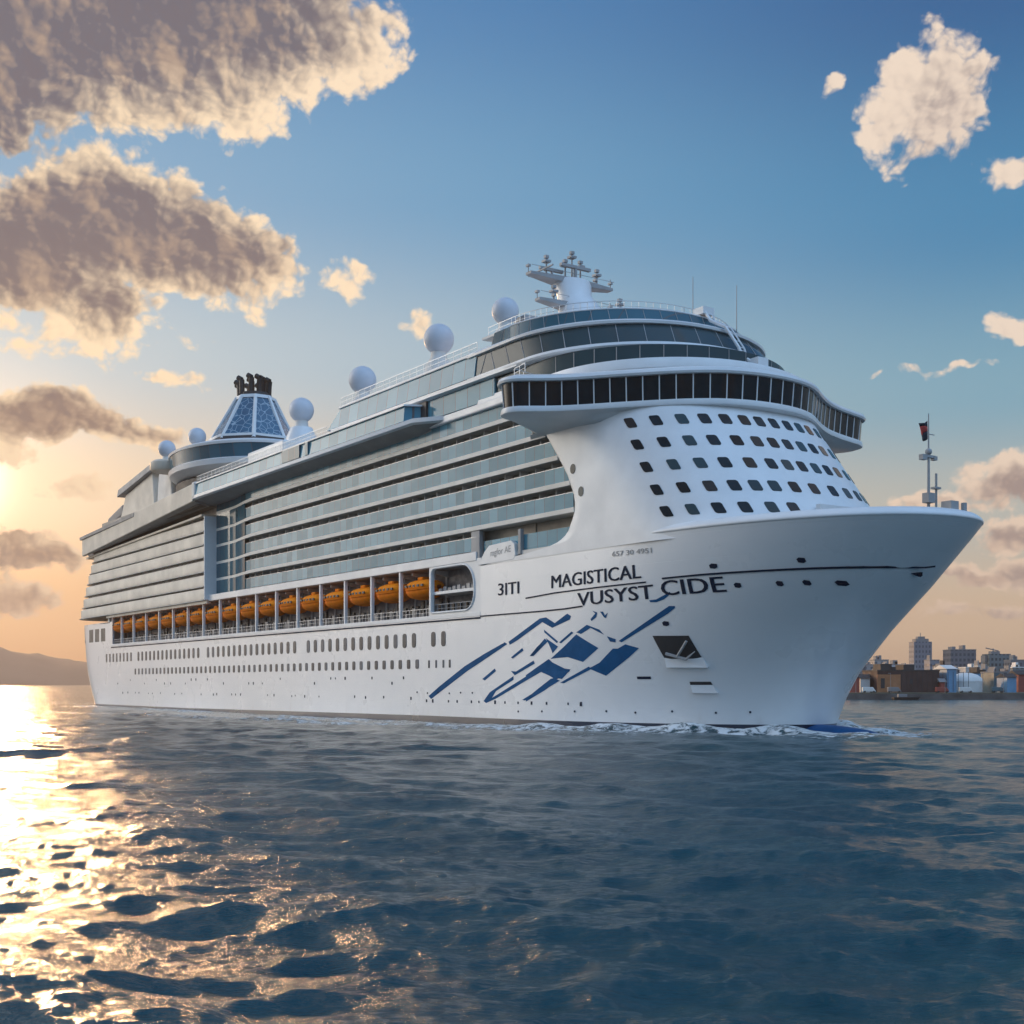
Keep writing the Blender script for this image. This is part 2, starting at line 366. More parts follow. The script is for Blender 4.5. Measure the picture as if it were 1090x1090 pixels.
# ------------------------------------------------------------ ship geometry functions (x = metres aft of the stem, y = starboard, z = up)
BX, BY = 34.0, 141.4
DV = (-0.5567, 0.8307); SV = (-0.8307, -0.5567)
ROT = math.atan2(DV[1], DV[0])
def to_world(s, t, z=0): return (BX+s*DV[0]+t*SV[0], BY+s*DV[1]+t*SV[1], z)
def interp(tab, z):
    if z <= tab[0][0]: return tab[0][1]
    for (a, x), (b, y) in zip(tab, tab[1:]):
        if z <= b: return x+(y-x)*(z-a)/(b-a)
    return tab[-1][1]
def lerp(a, b, t): return a+(b-a)*t
def sstep(a, b, x):
    t = min(1, max(0, (x-a)/(b-a))); return t*t*(3-2*t)
HW = 16.5
STEM = [(-4,1.5),(-1,.2),(0,0.0),(0.6,-0.2),(3.9,-1.6),(7,-3.5),(11.6,-7.9),(16,-12.9),(20.8,-17.7),(22,-18.8),(26,-19.5)]
def hpar(z):
    zz = min(max(z, 0), 22); p = (zz/22)**1.25
    return interp(STEM, z), lerp(37, 18, p), lerp(2.2, 2.6, p), lerp(.55, .48, p)
def hull_w(s, z):
    n, f, a, b = hpar(z)
    if s >= f: return HW
    if s <= n: return 0.0
    return HW*(1-((f-s)/(f-n))**a)**b
STERN = [(-4,230),(0,235),(3,238),(8,242),(12,243.5),(20,245.5),(24,245.5)]
def stern_w(s, z):
    e = interp(STERN, z); L = 16
    x = max(0, (s-(e-L))/L)
    return HW*(1-min(1, x)**3.2)**.42
def sheer(s): return lerp(22.0, 21.2, sstep(18, 43, s))
def face_s(t, z):
    s0 = -1+(z-27)*0.78
    if z < 24.0: s0 = -1+(24.0-27)*.78 - (24.0-z)*1.1
    x = min(1, abs(t/HW)); n = 2.3
    return s0+18*(1-(1-x**n)**(1/n))

ship = empty('cruise_ship', (BX, BY, 0), ROT)
tag(ship, 'huge white cruise ship with teal balcony glass, blue bow graphic and row of orange lifeboats', 'cruise ship')

# ---- hull
def nose_row(z, off=0.0, zval=None, lim=44.0, ncol=46):
    n, f, a, b = hpar(z); row = []
    for i in range(ncol+1):
        k = i/ncol; s = n+(f-n)*(1-math.cos(k*math.pi/2))
        row.append((s, hull_w(s, z) if i else 0.0))
    for i in range(1, 13): row.append((f+(lim-f)*i/12, HW))
    return row
mb = MB()
zs = [-3, -1.5, -.5, 0, .45, 1, 1.8, 2.8, 3.9, 5.2, 6.6, 8.2, 9.8, 11.4, 13, 14.5, 16, 17.2, 18.4, 19.6, 20.6, 21.4, 22]
for sg in (1, -1):
    rows = []
    for z in zs:
        top = z > 20.5
        rows.append([(s, sg*t, lerp(0, sheer(s), 1) if z == 22 else min(z, sheer(s)-.02*(22-z))) for s, t in nose_row(z)])
    mb.grid(rows)
    # parallel body up to the promenade sill
    za = [-3, 0, .45, 3, 6, 9, 12, 15]
    mb.grid([[(44+(210-44)*i/40, sg*HW, z) for i in range(41)] for z in za])
    # stern
    zb = [-3, 0, .45, 1.5, 3, 5, 8, 12, 15, 18, 20.6]
    rows = []
    for z in zb:
        e = interp(STERN, z); rows.append([(210+(e-210)*math.sin(i/24*math.pi/2), sg*(stern_w(210+(e-210)*math.sin(i/24*math.pi/2), z)), z) for i in range(25)])
    # clip x>=210 start: width there is full or nearly full
    mb.grid(rows)
hull = mb.build('hull', M['hull'], ship, smooth=50)
# gunwale: rolled bulwark around the foredeck
mb = MB()
prof = [(-.02, 0.0), (.10, .08), (.12, .22), (.04, .4), (-.16, .62), (-.5, .86), (-.95, 1.0), (-1.4, 1.04), (-1.5, .95), (-1.5, .1)]
for sg in (1, -1):
    base = nose_row(22)[:49]
    rows = []
    nrm = []
    for i, (s, t) in enumerate(base):
        a = base[max(0, i-1)]; b = base[min(len(base)-1, i+1)]
        dx, dy = b[0]-a[0], b[1]-a[1]
        if i == 0: nx, ny = -1, 0
        else:
            L = math.hypot(dx, dy); nx, ny = -dy/L, dx/L
        nrm.append((nx, ny))
    for off, dz in prof:
        r = []
        for (s, t), (nx, ny) in zip(base, nrm):
            fade = 1-sstep(6, 22, s)
            o = off*fade - .25*(1-fade)
            r.append((s+nx*o, max(0, t+ny*o)*sg, sheer(s)+dz*lerp(.05, 1, fade)-.05*(1-fade)))
        rows.append(r)
    mb.grid(rows)
mb.build('bulwark', M['white'], ship, smooth=50)
# foredeck
mb = MB(); pts = nose_row(21.5)[:52]
poly = [(s+.9, max(0, t-.6)) for s, t in pts]+[(s+.9, -max(0, t-.6)) for s, t in reversed(pts[1:])]
mb.loft([(poly, 21.9), (poly, 22.1)]); mb.build('foredeck', M['deck'], ship)
# bulbous bow just breaking the surface
mb = MB(); prof = []
rings = []
for j in range(11):
    t = j/10; x = 8-19*t; r = 2.5*math.sqrt(max(0.0004, 1-(max(0, t-.35)/.65)**2.2))
    rings.append([(x, r*math.cos(2*math.pi*i/18), -.95+r*.8*math.sin(2*math.pi*i/18)) for i in range(18)])
mb.grid([r+[r[0]] for r in rings]); mb.build('bulbous_bow', M['bulb'], ship, smooth=60)

# ---- hull plates with rounded openings
def plate(name, outer, holes, y, th, m, parent, both=True):
    for sg in ((1, -1) if both else (1,)):
        bm = bmesh.new(); ed = []
        for lp in [outer]+holes:
            vs = [bm.verts.new((p[0], sg*y, p[1])) for p in lp]
            ed += [bm.edges.new((vs[i], vs[(i+1) % len(vs)])) for i in range(len(vs))]
        r = bmesh.ops.triangle_fill(bm, use_beauty=True, edges=ed)
        fs = [f for f in bm.faces]
        ex = bmesh.ops.extrude_face_region(bm, geom=fs)
        bmesh.ops.translate(bm, verts=[e for e in ex['geom'] if isinstance(e, bmesh.types.BMVert)], vec=(0, -sg*th, 0))
        bmesh.ops.recalc_face_normals(bm, faces=bm.faces)
        me = bpy.data.meshes.new(name); bm.to_mesh(me); bm.free(); me.materials.append(m)
        o = bpy.data.objects.new(name, me); C.objects.link(o); o.parent = parent
def rrect(x0, x1, z0, z1, r, n=6, rs=None):
    rs = rs or (r, r, r, r); pts = []
    for (cx, cz, a0, r) in ((x1-rs[0], z1-rs[0], 0, rs[0]), (x0+rs[1], z1-rs[1], 90, rs[1]), (x0+rs[2], z0+rs[2], 180, rs[2]), (x1-rs[3], z0+rs[3], 270, rs[3])):
        for i in range(n+1):
            a = R(a0+90*i/n); pts.append((cx+r*math.cos(a), cz+r*math.sin(a)))
    return pts
# forward end of the lifeboat promenade with its round-cornered mooring opening
plate('mooring_bulkhead', [(43.9,14.98),(57.6,14.98),(57.6,22.3),(43.9,22.3)], [rrect(45.6,56.9,15.6,21.7,1,rs=(.9,3.0,2.2,.3))], HW-.02, .35, M['white'], ship)
for sg in (1, -1):
    mb = MB(); mb.box(45, 57.3, sg*12.5, sg*16.2, 18.1, 18.5); mb.build('mooring_shelf', M['white'], ship)
    mb = MB()
    for i in range(9):
        x = 46.3+i*1.25; mb.bar((x, sg*15.9, 15.4), (x, sg*15.9, 16.7), .05); mb.box(x, x+.8, sg*15.2, sg*15.0, 18.5, 19.0+.5*random.random())
    mb.tube([(45.8, sg*15.9, 16.7), (57, sg*15.9, 16.7)], .06); mb.tube([(45.8, sg*15.9, 16.1), (57, sg*15.9, 16.1)], .04)
    mb.build('mooring_gear', M['grey'], ship)
    # white rolled rim around the opening
    mb = MB(); rr_ = rrect(45.5,57.0,15.5,21.8,1,rs=(1.0,3.1,2.3,.4)); pts = [(p[0], sg*(HW+.0), p[1]) for p in rr_]; pts.append(pts[0])
    mb.tube(pts, .16, 6); mb.build('opening_rim', M['white'], ship, smooth=60)
# sill, ceiling band, deck of the promenade
for sg in (1, -1):
    mb = MB(); mb.box(44, 211, sg*(HW-.5), sg*(HW+.05), 14.55, 15.12); mb.build('promenade_sill', M['white'], ship, bevel=.05)
    mb = MB(); mb.box(44, 211, sg*(HW+.04), sg*(HW+.09), 14.2, 14.42); mb.build('rubbing_strake', M['navy'], ship)
    mb = MB(); mb.box(45.0, 145.0, sg*(HW-.6), sg*(HW+.08), 22.0, 23.2); mb.build('promenade_fascia', M['white'], ship, bevel=.06)
    mb = MB(); mb.box(145.2, 214, sg*(HW-.6), sg*(HW+.35), 21.5, 22.3); mb.build('promenade_fascia', M['cream'], ship, bevel=.06)
mb = MB(); mb.box(44, 214, -16.4, 16.4, 14.7, 15.0); mb.build('promenade_deck', M['deck'], ship)
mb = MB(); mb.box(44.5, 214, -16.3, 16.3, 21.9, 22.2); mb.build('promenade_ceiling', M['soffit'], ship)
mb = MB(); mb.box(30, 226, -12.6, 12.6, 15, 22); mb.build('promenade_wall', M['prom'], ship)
bx_ = []
for sg in (1, -1):
    for i in range(95):
        x = 46+i*1.75+random.random()*.3
        hh = random.choice((1.1, 1.1, 2.0, 1.3)); bx_.append((x, x+.5+.6*random.random(), sg*12.65, sg*12.9, 15.9-(.9 if hh > 1.5 else 0), 15.9+hh))
emit('promenade_opening', 'promenade_openings', bx_, M['dark'], ship)
mb = MB(); lk_ = []
for sg in (1, -1):
    mb.tube([(57.6, sg*16.2, 16.2), (211, sg*16.2, 16.2)], .05); mb.tube([(57.6, sg*16.2, 15.65), (211, sg*16.2, 15.65)], .03)
    for i in range(153):
        x = 57.8+i; mb.bar((x, sg*16.2, 15.1), (x, sg*16.2, 16.2), .035, n=4)
    for i in range(60):
        x = 60+i*2.5+random.random(); 
        lk_.append((x, x+.4+random.random()*.9, sg*13.4, sg*14.2, 15, 15.8+random.random()*1.2))
    mb.build('promenade_railing', M['steel'], ship); mb = MB()
emit('deck_locker', 'deck_lockers', lk_, M['grey'], ship)
PIL = [57.3+9.13*i for i in range(17)]+[210.6]
for i, x in enumerate(PIL):
    for sg in (1, -1):
        mb = MB(); mb.box(x-.22, x+.22, sg*15.9, sg*16.42, 15.1, 22.05); mb.build('promenade_pillar', M['white'], ship, bevel=.04)
# stern enclosure beside the promenade
mb = MB(); mb.box(213.2, 214.2, -16.35, 16.35, 15, 22.2); mb.build('stern_bulkhead', M['deckwhite'], ship)
rows = []
def stern_loop(z, off, x0):
    e = interp(STERN, min(z, 20))+off; pts = []
    for i in range(15):
        s = x0+(e-x0)*math.sin(i/14*math.pi/2); x = max(0, (s-(e-16))/16); pts.append((s, HW*(1-min(1, x)**3.2)**.42))
    return pts+[(s, -t) for s, t in reversed(pts[:-1])]
mb = MB(); lp = stern_loop(20, -.6, 212); mb.loft([(lp, 20.3), (lp, 20.55)]); mb.build('aft_mooring_deck', M['deck'], ship)
for sg in (1, -1):
    mb = MB()
    for i in range(4):
        x = 216+i*5.2; mb.box(x, x+3.6, sg*(stern_w(x+3.6, 17.5)+.02), sg*(stern_w(x+3.6, 17.5)-.6), 16.0, 19.2)
    mb.build('aft_mooring_opening', M['dark'], ship)

# ---- hull windows
def win_mesh(w, h, r, d=.05):
    mb = MB(); p = rrect(-w/2, w/2, -h/2, h/2, r, n=3)
    mb.add([(x, 0, z) for x, z in p]+[(x, d, z) for x, z in p], [tuple(range(len(p))), tuple(range(len(p), 2*len(p)))]+[(i, (i+1) % len(p), len(p)+(i+1) % len(p), len(p)+i) for i in range(len(p))])
    me = bpy.data.meshes.new('window'); me.from_pydata(mb.v, [], mb.f)
    bm = bmesh.new(); bm.from_mesh(me); bmesh.ops.recalc_face_normals(bm, faces=bm.faces); bm.to_mesh(me); bm.free()
    return me
def inst(me, name, m, loc, rot, parent):
    if not me.materials: me.materials.append(m)
    o = bpy.data.objects.new(name, me); C.objects.link(o); o.parent = parent; o.location = loc
    if isinstance(rot, Matrix): o.rotation_mode = 'QUATERNION'; o.rotation_quaternion = rot.to_quaternion()
    else: o.rotation_euler = rot
    return o
up = [53.6+i*2.78 for i in range(59)]; lo = [61+i*2.52 for i in range(53)]
up = [x for i, x in enumerate(up) if i not in (2, 17, 34, 50)]
me1 = win_mesh(1.15, 2.1, .42); me2 = win_mesh(.95, 1.35, .25)
lst = sorted([(x, 11.8, 1) for x in up]+[(x, 8.35, 2) for x in lo])
rest = MB()
for i, (x, z, q) in enumerate(lst):
    if i < 100: inst(me1 if q == 1 else me2, 'hull_window', M['hullglass'], (x, HW+.005, z), (0, 0, 0), ship)
    else: rest.box(x-.5, x+.5, HW, HW+.05, z-(1 if q == 1 else .65), z+(1 if q == 1 else .65))
for x, z, q in lst: rest.box(x-.5, x+.5, -HW-.05, -HW, z-(1 if q == 1 else .65), z+(1 if q == 1 else .65))
tag(rest.build('hull_windows', M['hullglass'], ship), kind='stuff')
me3 = win_mesh(.42, 1.1, .08)
for x in (57.6, 55.6, 53.6, 51.9): inst(me3, 'hull_vent', M['hullglass'], (x, HW+.005, 8.3), (0, 0, 0), ship)
for i in range(60):
    mb = MB(); x = 22+i*3.1+random.uniform(-1, 1); z = random.choice((3.4, 3.5, 5.6, 6.4)) if i > 12 else 3.1
    r = .10+.1*random.random(); y = hull_w(x, z)
    mb.box(x-r, x+r, y-.02, y+.04, z-r*1.3, z+r*1.3); mb.build('discharge_port', M['navy'], ship)

# ---- things laid on the hull skin
def hull_n(s, z):
    e = .15; ds = (hull_w(s+e, z)-hull_w(s-e, z))/(2*e); dz = (hull_w(s, z+e)-hull_w(s, z-e))/(2*e)
    n = Vector((-ds, 1, -dz)); n.normalize(); return n
def skin(s, z, off):
    p = Vector((s, hull_w(s, z), z)); return p+hull_n(s, z)*off
def skin_mesh(name, bm, off, m, parent, sub=1.2):
    for _ in range(5):
        ed = [e for e in bm.edges if e.calc_length() > sub]
        if not ed: break
        bmesh.ops.subdivide_edges(bm, edges=ed, cuts=1); bmesh.ops.triangulate(bm, faces=bm.faces)
    for v in bm.verts: v.co = skin(v.co.x, v.co.z, off)
    me = bpy.data.meshes.new(name); bm.to_mesh(me); bm.free(); me.materials.append(m)
    o = bpy.data.objects.new(name, me); C.objects.link(o); o.parent = parent; me.shade_smooth()
    return o
LOGO = [[(15.75, 10.44), (14.64, 10.95), (7.81, 14.08), (7.05, 14.05), (7.09, 13.84), (8.14, 13.27), (15.35, 10.27)], [(10.37, 14.83), (9.38, 14.88), (7.79, 15.42), (7.35, 15.61), (7.26, 15.4), (8.31, 14.83), (9.44, 14.57), (10.27, 14.61)], [(21.01, 7.33), (19.18, 7.98), (16.79, 9.59), (16.05, 9.57), (14.81, 10.04), (12.96, 9.57), (14.55, 8.57), (18.38, 6.46)], [(26.26, 5.65), (20.98, 7.55), (20.53, 7.28), (25.56, 5.58)], [(27.98, 8.56), (25.26, 10.0), (22.83, 11.41), (19.08, 9.7), (21.89, 8.12), (24.61, 8.73), (26.81, 8.65)], [(33.27, 6.61), (30.36, 7.77), (28.35, 8.56), (26.51, 7.5), (24.19, 7.24), (25.86, 6.11), (27.32, 6.23), (29.97, 6.99), (33.27, 5.9)], [(33.29, 3.62), (30.82, 4.83), (28.06, 6.12), (27.32, 6.23), (26.6, 5.95), (29.27, 4.72), (33.29, 3.27)], [(22.81, 11.64), (20.81, 12.47), (18.67, 11.84), (17.94, 11.22), (20.17, 12.09), (21.94, 11.43)], [(17.5, 11.03), (16.17, 10.66), (16.23, 10.3), (17.11, 10.41)], [(32.43, 8.99), (30.77, 10.14), (28.94, 11.03), (29.95, 10.0), (32.0, 8.98)], [(28.94, 11.14), (26.39, 10.03), (27.57, 9.25), (27.75, 9.6), (28.34, 10.43)], [(26.18, 10.55), (23.71, 11.78), (23.36, 11.61), (25.81, 10.41)], [(29.35, 12.21), (26.38, 10.65), (26.64, 10.47), (29.23, 11.85)], [(20.09, 13.11), (19.19, 13.73), (19.68, 14.09), (18.84, 13.83), (19.05, 13.29), (19.93, 12.88)], [(18.33, 13.92), (17.83, 13.89), (17.53, 13.44), (17.02, 13.75), (17.41, 13.11), (17.72, 13.23)], [(57.71, 3.78), (54.58, 5.2), (47.92, 7.92), (42.88, 9.52), (38.09, 10.88), (37.51, 10.64), (42.28, 8.95), (47.28, 7.24), (53.89, 4.61), (56.99, 3.36)], [(37.22, 10.92), (30.24, 13.61), (28.89, 13.7), (27.06, 12.92), (24.49, 13.96), (23.75, 13.63), (24.0, 13.22), (27.57, 12.36), (29.69, 13.15), (35.21, 11.05), (36.93, 10.52)], [(43.19, 3.23), (41.67, 4.4), (36.07, 6.51), (36.07, 6.03), (40.16, 4.57), (41.18, 3.65), (31.32, 7.11), (28.15, 8.31), (24.33, 7.05), (27.01, 6.0), (29.72, 7.09), (40.16, 3.59), (42.57, 2.97)], [(34.09, 3.49), (29.27, 5.24), (26.99, 6.09), (26.3, 5.91), (31.37, 3.99), (33.54, 3.4)], [(43.51, 6.15), (40.47, 7.51), (40.16, 7.18), (42.88, 5.95)], [(36.65, 8.91), (34.09, 10.04), (33.8, 9.72), (36.24, 8.75)], [(36.65, 7.15), (35.78, 6.6), (31.32, 8.04), (31.59, 8.42), (35.49, 7.08)], [(32.41, 9.0), (29.16, 11.1), (28.53, 10.71), (31.59, 8.98)]]
bm = bmesh.new()
for lp in LOGO:
    vs = [bm.verts.new((a, 0, b)) for a, b in lp]
    for t in tessellate_polygon([[Vector((a, b, 0)) for a, b in lp]]):
        try: bm.faces.new([vs[i] for i in t])
        except ValueError: pass
skin_mesh('hull_graphic', bm, .03, M['blue'], ship, 1.0)
def text_bm(txt, P0, P1, h, shear=0, gap=1.0, bold=.012):
    cu = bpy.data.curves.new('t', 'FONT'); cu.body = txt; cu.size = 1; cu.offset = 0; cu.space_character = gap; cu.resolution_u = 3
    o = bpy.data.objects.new('t', cu); C.objects.link(o)
    me = o.to_mesh(); bm = bmesh.new(); bm.from_mesh(me); o.to_mesh_clear(); bpy.data.objects.remove(o); bpy.data.curves.remove(cu)
    xs = [v.co.x for v in bm.verts]; ys = [v.co.y for v in bm.verts if True]; x0, x1 = min(xs), max(xs); ymx = max(ys)
    for v in bm.verts:
        q = (v.co.x-x0)/(x1-x0); y = v.co.y/ymx
        v.co = Vector((lerp(P0[0], P1[0], q)-shear*y, 0, lerp(P0[1], P1[1], q)+h*y))
    return bm
def letter(name, txt, P0, P1, h, m, w_):
    bm = text_bm(txt, P0, P1, h); src = bm.copy(); n0 = 0
    for k_, dx in enumerate((-w_, w_)):
        me_ = bpy.data.meshes.new('t'); src.to_mesh(me_); n0 = len(bm.verts); bm.from_mesh(me_); bpy.data.meshes.remove(me_); bm.verts.ensure_lookup_table()
        for v in bm.verts[n0:]: v.co.x += dx; v.co.y = .012*(k_+1)
    for _ in range(4):
        ed = [e for e in bm.edges if e.calc_length() > .8]
        if not ed: break
        bmesh.ops.subdivide_edges(bm, edges=ed, cuts=1); bmesh.ops.triangulate(bm, faces=bm.faces)
    for v in bm.verts: v.co = skin(v.co.x, v.co.z, .035+v.co.y)
    me = bpy.data.meshes.new(name); bm.to_mesh(me); bm.free(); me.materials.append(m)
    o = bpy.data.objects.new(name, me); C.objects.link(o); o.parent = ship
letter('name_lettering', 'MAGISTICAL', (27.7, 17.2), (11.2, 17.35), 1.55, M['navy'], .055)
letter('name_lettering', 'VUSYST', (22.4, 14.75), (9.6, 15.0), 1.55, M['navy'], .055)
letter('name_lettering', 'CIDE', (8.4, 15.25), (0.5, 15.3), 1.6, M['navy'], .06)
letter('hull_number', '3ITI', (39.6, 17.0), (34.8, 17.0), 1.55, M['navy'], .045)
letter('small_lettering', '657 30 4951', (15.8, 20.1), (9.2, 20.0), .55, M['grey'], .02)
def strip(name, pts, wd, off, m, th=0.0):
    mb = MB(); P2 = []
    for (a, b) in zip(pts, pts[1:]):
        n = max(1, int(abs(b[0]-a[0])/1.0)); P2 += [(lerp(a[0], b[0], i/n), lerp(a[1], b[1], i/n)) for i in range(n)]
    P2.append(pts[-1])
    mb.grid([[tuple(skin(s, z-wd/2, .0)) for s, z in P2], [tuple(skin(s, z-wd/2, off)) for s, z in P2], [tuple(skin(s, z+wd/2, off)) for s, z in P2], [tuple(skin(s, z+wd/2, .0)) for s, z in P2]])
    return mb.build(name, m, ship)
strip('rubbing_strake', [(44, 14.5), (30, 14.5), (25, 14.55), (21.5, 14.7)], .17, .07, M['navy'])
strip('rubbing_strake', [(33.3, 16.3), (27, 16.6), (18, 16.75), (10.5, 16.85)], .16, .07, M['navy'])
strip('rubbing_strake', [(8.1, 17.1), (3, 17.2), (-5, 17.25), (-12, 17.3), (-15.9, 17.38)], .17, .09, M['navy'])
def skin_poly(name, pts, off, m, sub=.7):
    bm = bmesh.new(); vs = [bm.verts.new((a, 0, b)) for a, b in pts]; bm.faces.new(vs); bmesh.ops.triangulate(bm, faces=bm.faces)
    return skin_mesh(name, bm, off, m, ship, sub)
# anchor pocket: dark recess with a bright lower lip and an anchor in it
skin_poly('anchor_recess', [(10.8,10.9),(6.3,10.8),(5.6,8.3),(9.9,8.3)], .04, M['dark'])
mb = MB()
a, b = skin(9.9, 8.45, .04), skin(5.55, 8.45, .04); c, d_ = skin(9.75, 7.5, .5), skin(5.3, 7.5, .5); e, f_ = skin(9.75, 7.4, .03), skin(5.3, 7.4, .03)
mb.add([a, b, d_, c, f_, e], [(0,1,2,3), (3,2,4,5), (0,3,5), (1,4,2)]); mb.build('anchor_lip', M['white'], ship)
mb = MB(); mb.bar(skin(6.6, 10.3, .3), skin(8.2, 8.6, .45), .16); mb.bar(skin(7.2, 8.4, .5), skin(9.4, 9.0, .4), .17); mb.bar(skin(7.2, 8.4, .5), skin(6.0, 9.2, .4), .17, .06)
mb.build('anchor', M['grey'], ship)
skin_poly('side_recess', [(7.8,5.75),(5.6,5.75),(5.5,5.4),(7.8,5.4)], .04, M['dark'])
mb = MB(); a, b, c, d_ = skin(7.8, 5.4, .05), skin(5.5, 5.4, .05), skin(5.2, 4.6, .35), skin(7.7, 4.6, .35); e, f_ = skin(5.2, 4.5, .02), skin(7.7, 4.5, .02)
mb.add([a, b, c, d_, e, f_], [(0,1,2,3), (3,2,4,5), (0,3,5), (1,4,2)]); mb.build('recess_lip', M['white'], ship)
skin_poly('hull_slot', [(14.0,6.35),(12.2,6.35),(12.2,6.05),(14.0,6.05)], .04, M['navy'])
for (s, z, w_) in [(1.2,18.0,.9),(-7.8,18.1,.7),(-.9,15.9,.7),(-5.0,15.9,.6),(-7.3,15.9,.6),(-9.8,15.8,.8),(-14,16.7,.6),(8.7,12.2,.8)]:
    skin_poly('fairlead', [(s+w_/2, z-.2), (s+w_/2+.05, z+.12), (s+w_*.2, z+.28), (s-w_/2, z+.2), (s-w_/2, z-.15), (s-w_*.1, z-.28)], .05, M['navy'])
for q, (s, z) in enumerate([(24,2.2),(19,2.3),(15,2.2),(10.5,2.4),(6,2.3),(3,2.4),(30,2.1),(35,2.0),(46,4.3),(49,4.3),(52,4.2),(55,4.3),(58,4.2),(61,4.3)]):
    mb = MB(); p = skin(s, z, .02); n = hull_n(s, z); mb.bar(p, p+n*.05, .13, n=8); mb.build('scupper', M['navy'], ship)

# ---- forward shell of the superstructure
AFT = [(21.2,43.6),(21.7,37),(22.1,31.4),(22.5,27.3),(23.2,25.3),(23.9,24.4),(26,23.1),(27.7,23.1),(30.7,24.6),(33.3,26.7),(35.9,28.8),(37.3,30)]
def s_aft(z): return interp(AFT, z)
SW = HW+.05
mb = MB(); rows = []
zz = [21.25, 21.6, 21.85, 22.1, 22.4, 22.7, 23, 23.4, 23.9, 24.5, 25.3, 26.2, 27.2, 28.2, 29.4, 30.6, 31.8, 33, 34.2, 35.4, 36.4, 37.4]
for z in zz:
    sa = s_aft(z); sc_ = face_s(HW, z)-.2; half = [(sa+.02, 14.5), (sa, SW-.25), (sa-.12, SW-.05)]
    for i in range(7): half.append((lerp(sa-.3, sc_, i/6), SW))
    ns = 34
    for i in range(1, ns+1):
        th = math.pi/2*i/ns; t = HW*max(0, math.cos(th))**.9; half.append((face_s(t, z)-.0, t*SW/HW))
    row = [(s, t, z) for s, t in half]+[(s, -t, z) for s, t in reversed(half[:-1])]
    rows.append(row)
mb.grid(rows); mb.build('forward_superstructure', M['white'], ship, smooth=50)
ROWS = {35.35: [14.9,13.4,11.5,9.5,7.4,5.2,3.2,1.1], 32.6: [15.15,13.7,11.9,9.9,7.6,5.3,3.2,1.1], 29.8: [15.3,13.9,12.1,10.1,7.7,5.3,3.2,1.1],
        27.0: [15.4,14.1,12.4,10.5,8.6,6.6,4.2,1.5], 24.4: [15.5,14.3,12.7,10.7,8.3,6.0]}
for z, ts in ROWS.items():
    for t in [x for x in ts]+[-x for x in ts]:
        e = .05; sl = math.hypot(face_s(t+e, z)-face_s(t-e, z), 2*e)/(2*e); hw_, hh_ = .62/sl*math.copysign(1, 1), .62
        q = rrect(-hw_, hw_, -hh_, hh_, .25, n=3)
        q = [(max(-1, min(1, a/hw_))*hw_, b) for a, b in rrect(-.62, .62, -hh_, hh_, .25, n=3) for a in [a/sl]]
        ds = face_s(t, z+.5)-face_s(t, z-.5)
        P_ = [Vector((face_s(t+a, z+b), (t+a)*SW/HW, z+b)) for a, b in q]
        c0 = sum(P_, Vector())/len(P_); nn = (P_[len(P_)//3]-c0).cross(P_[0]-c0); nn = nn if nn.x < 0 else -nn; nn.normalize()
        mb = MB(); n_ = len(P_); mb.add([p+nn*.06 for p in P_]+[p-nn*.1 for p in P_], [tuple(range(n_)), tuple(range(2*n_-1, n_-1, -1))]+[(i, (i+1) % n_, n_+(i+1) % n_, n_+i) for i in range(n_)])
        mb.build('front_window', M['glass'], ship)
mp = win_mesh(1.0, 1.2, .5, .05)
for s, z in ((24.9, 31.2), (23.3, 28.3)):
    for sg in (1, -1):
        inst(mp, 'round_port', M['glass'], (s-1.6, sg*(SW+.0) if sg > 0 else -SW-.05, z), (0, 0, 0), ship)
mb = MB(); mb.box(-3.6, -3.0, -2.5, 3.4, 22.2, 24.9); mb.build('foredeck_bulkhead', M['white'], ship)

for sg in (1, -1):
    mb = MB(); mb.box(23.6, 44, sg*12.5, sg*16.3, 22.0, 22.45); mb.build('shoulder_deck', M['deckwhite'], ship)
    mb = MB(); mb.box(24.4, 44, sg*15.9, sg*15.95, 22.5, 24.5); mb.build('shoulder_glass', M['balc'], ship)
    mb = MB(); mb.box(22, 34.4, sg*10, sg*14.2, 22.3, 41); mb.build('shoulder_wall', M['core'], ship)
# ---- sign block at the shoulder of the hull
for sg in (1, -1):
    mb = MB(); pts = [(44.4,21.3),(42.9,23.0),(41.8,23.7),(36.6,23.9),(35.8,23.4),(35.6,22.0),(36.0,21.4)]
    n = len(pts); mb.add([(a, sg*(SW+.03), b) for a, b in pts]+[(a, sg*(SW-.6), b) for a, b in pts], [tuple(range(n)), tuple(range(2*n-1, n-1, -1))]+[(i, (i+1) % n, n+(i+1) % n, n+i) for i in range(n)])
    mb.build('name_board', M['white'], ship, bevel=.06)
bm = text_bm('mgfor AE', (41.4, 22.25), (36.6, 22.45), .85, bold=.02)
for v in bm.verts: v.co.y = SW+.06
me = bpy.data.meshes.new('board_lettering'); bm.to_mesh(me); bm.free(); me.materials.append(M['grey']); o = bpy.data.objects.new('board_lettering', me); C.objects.link(o); o.parent = ship
for sg in (1, -1):
    mb = MB(); mb.box(34.5, 35.1, sg*16.0, sg*16.5, 22, 25.2); mb.box(35.1, 36.6, sg*15.0, sg*15.3, 22, 24.4); mb.build('shoulder_post', M['grey'], ship, bevel=.05)

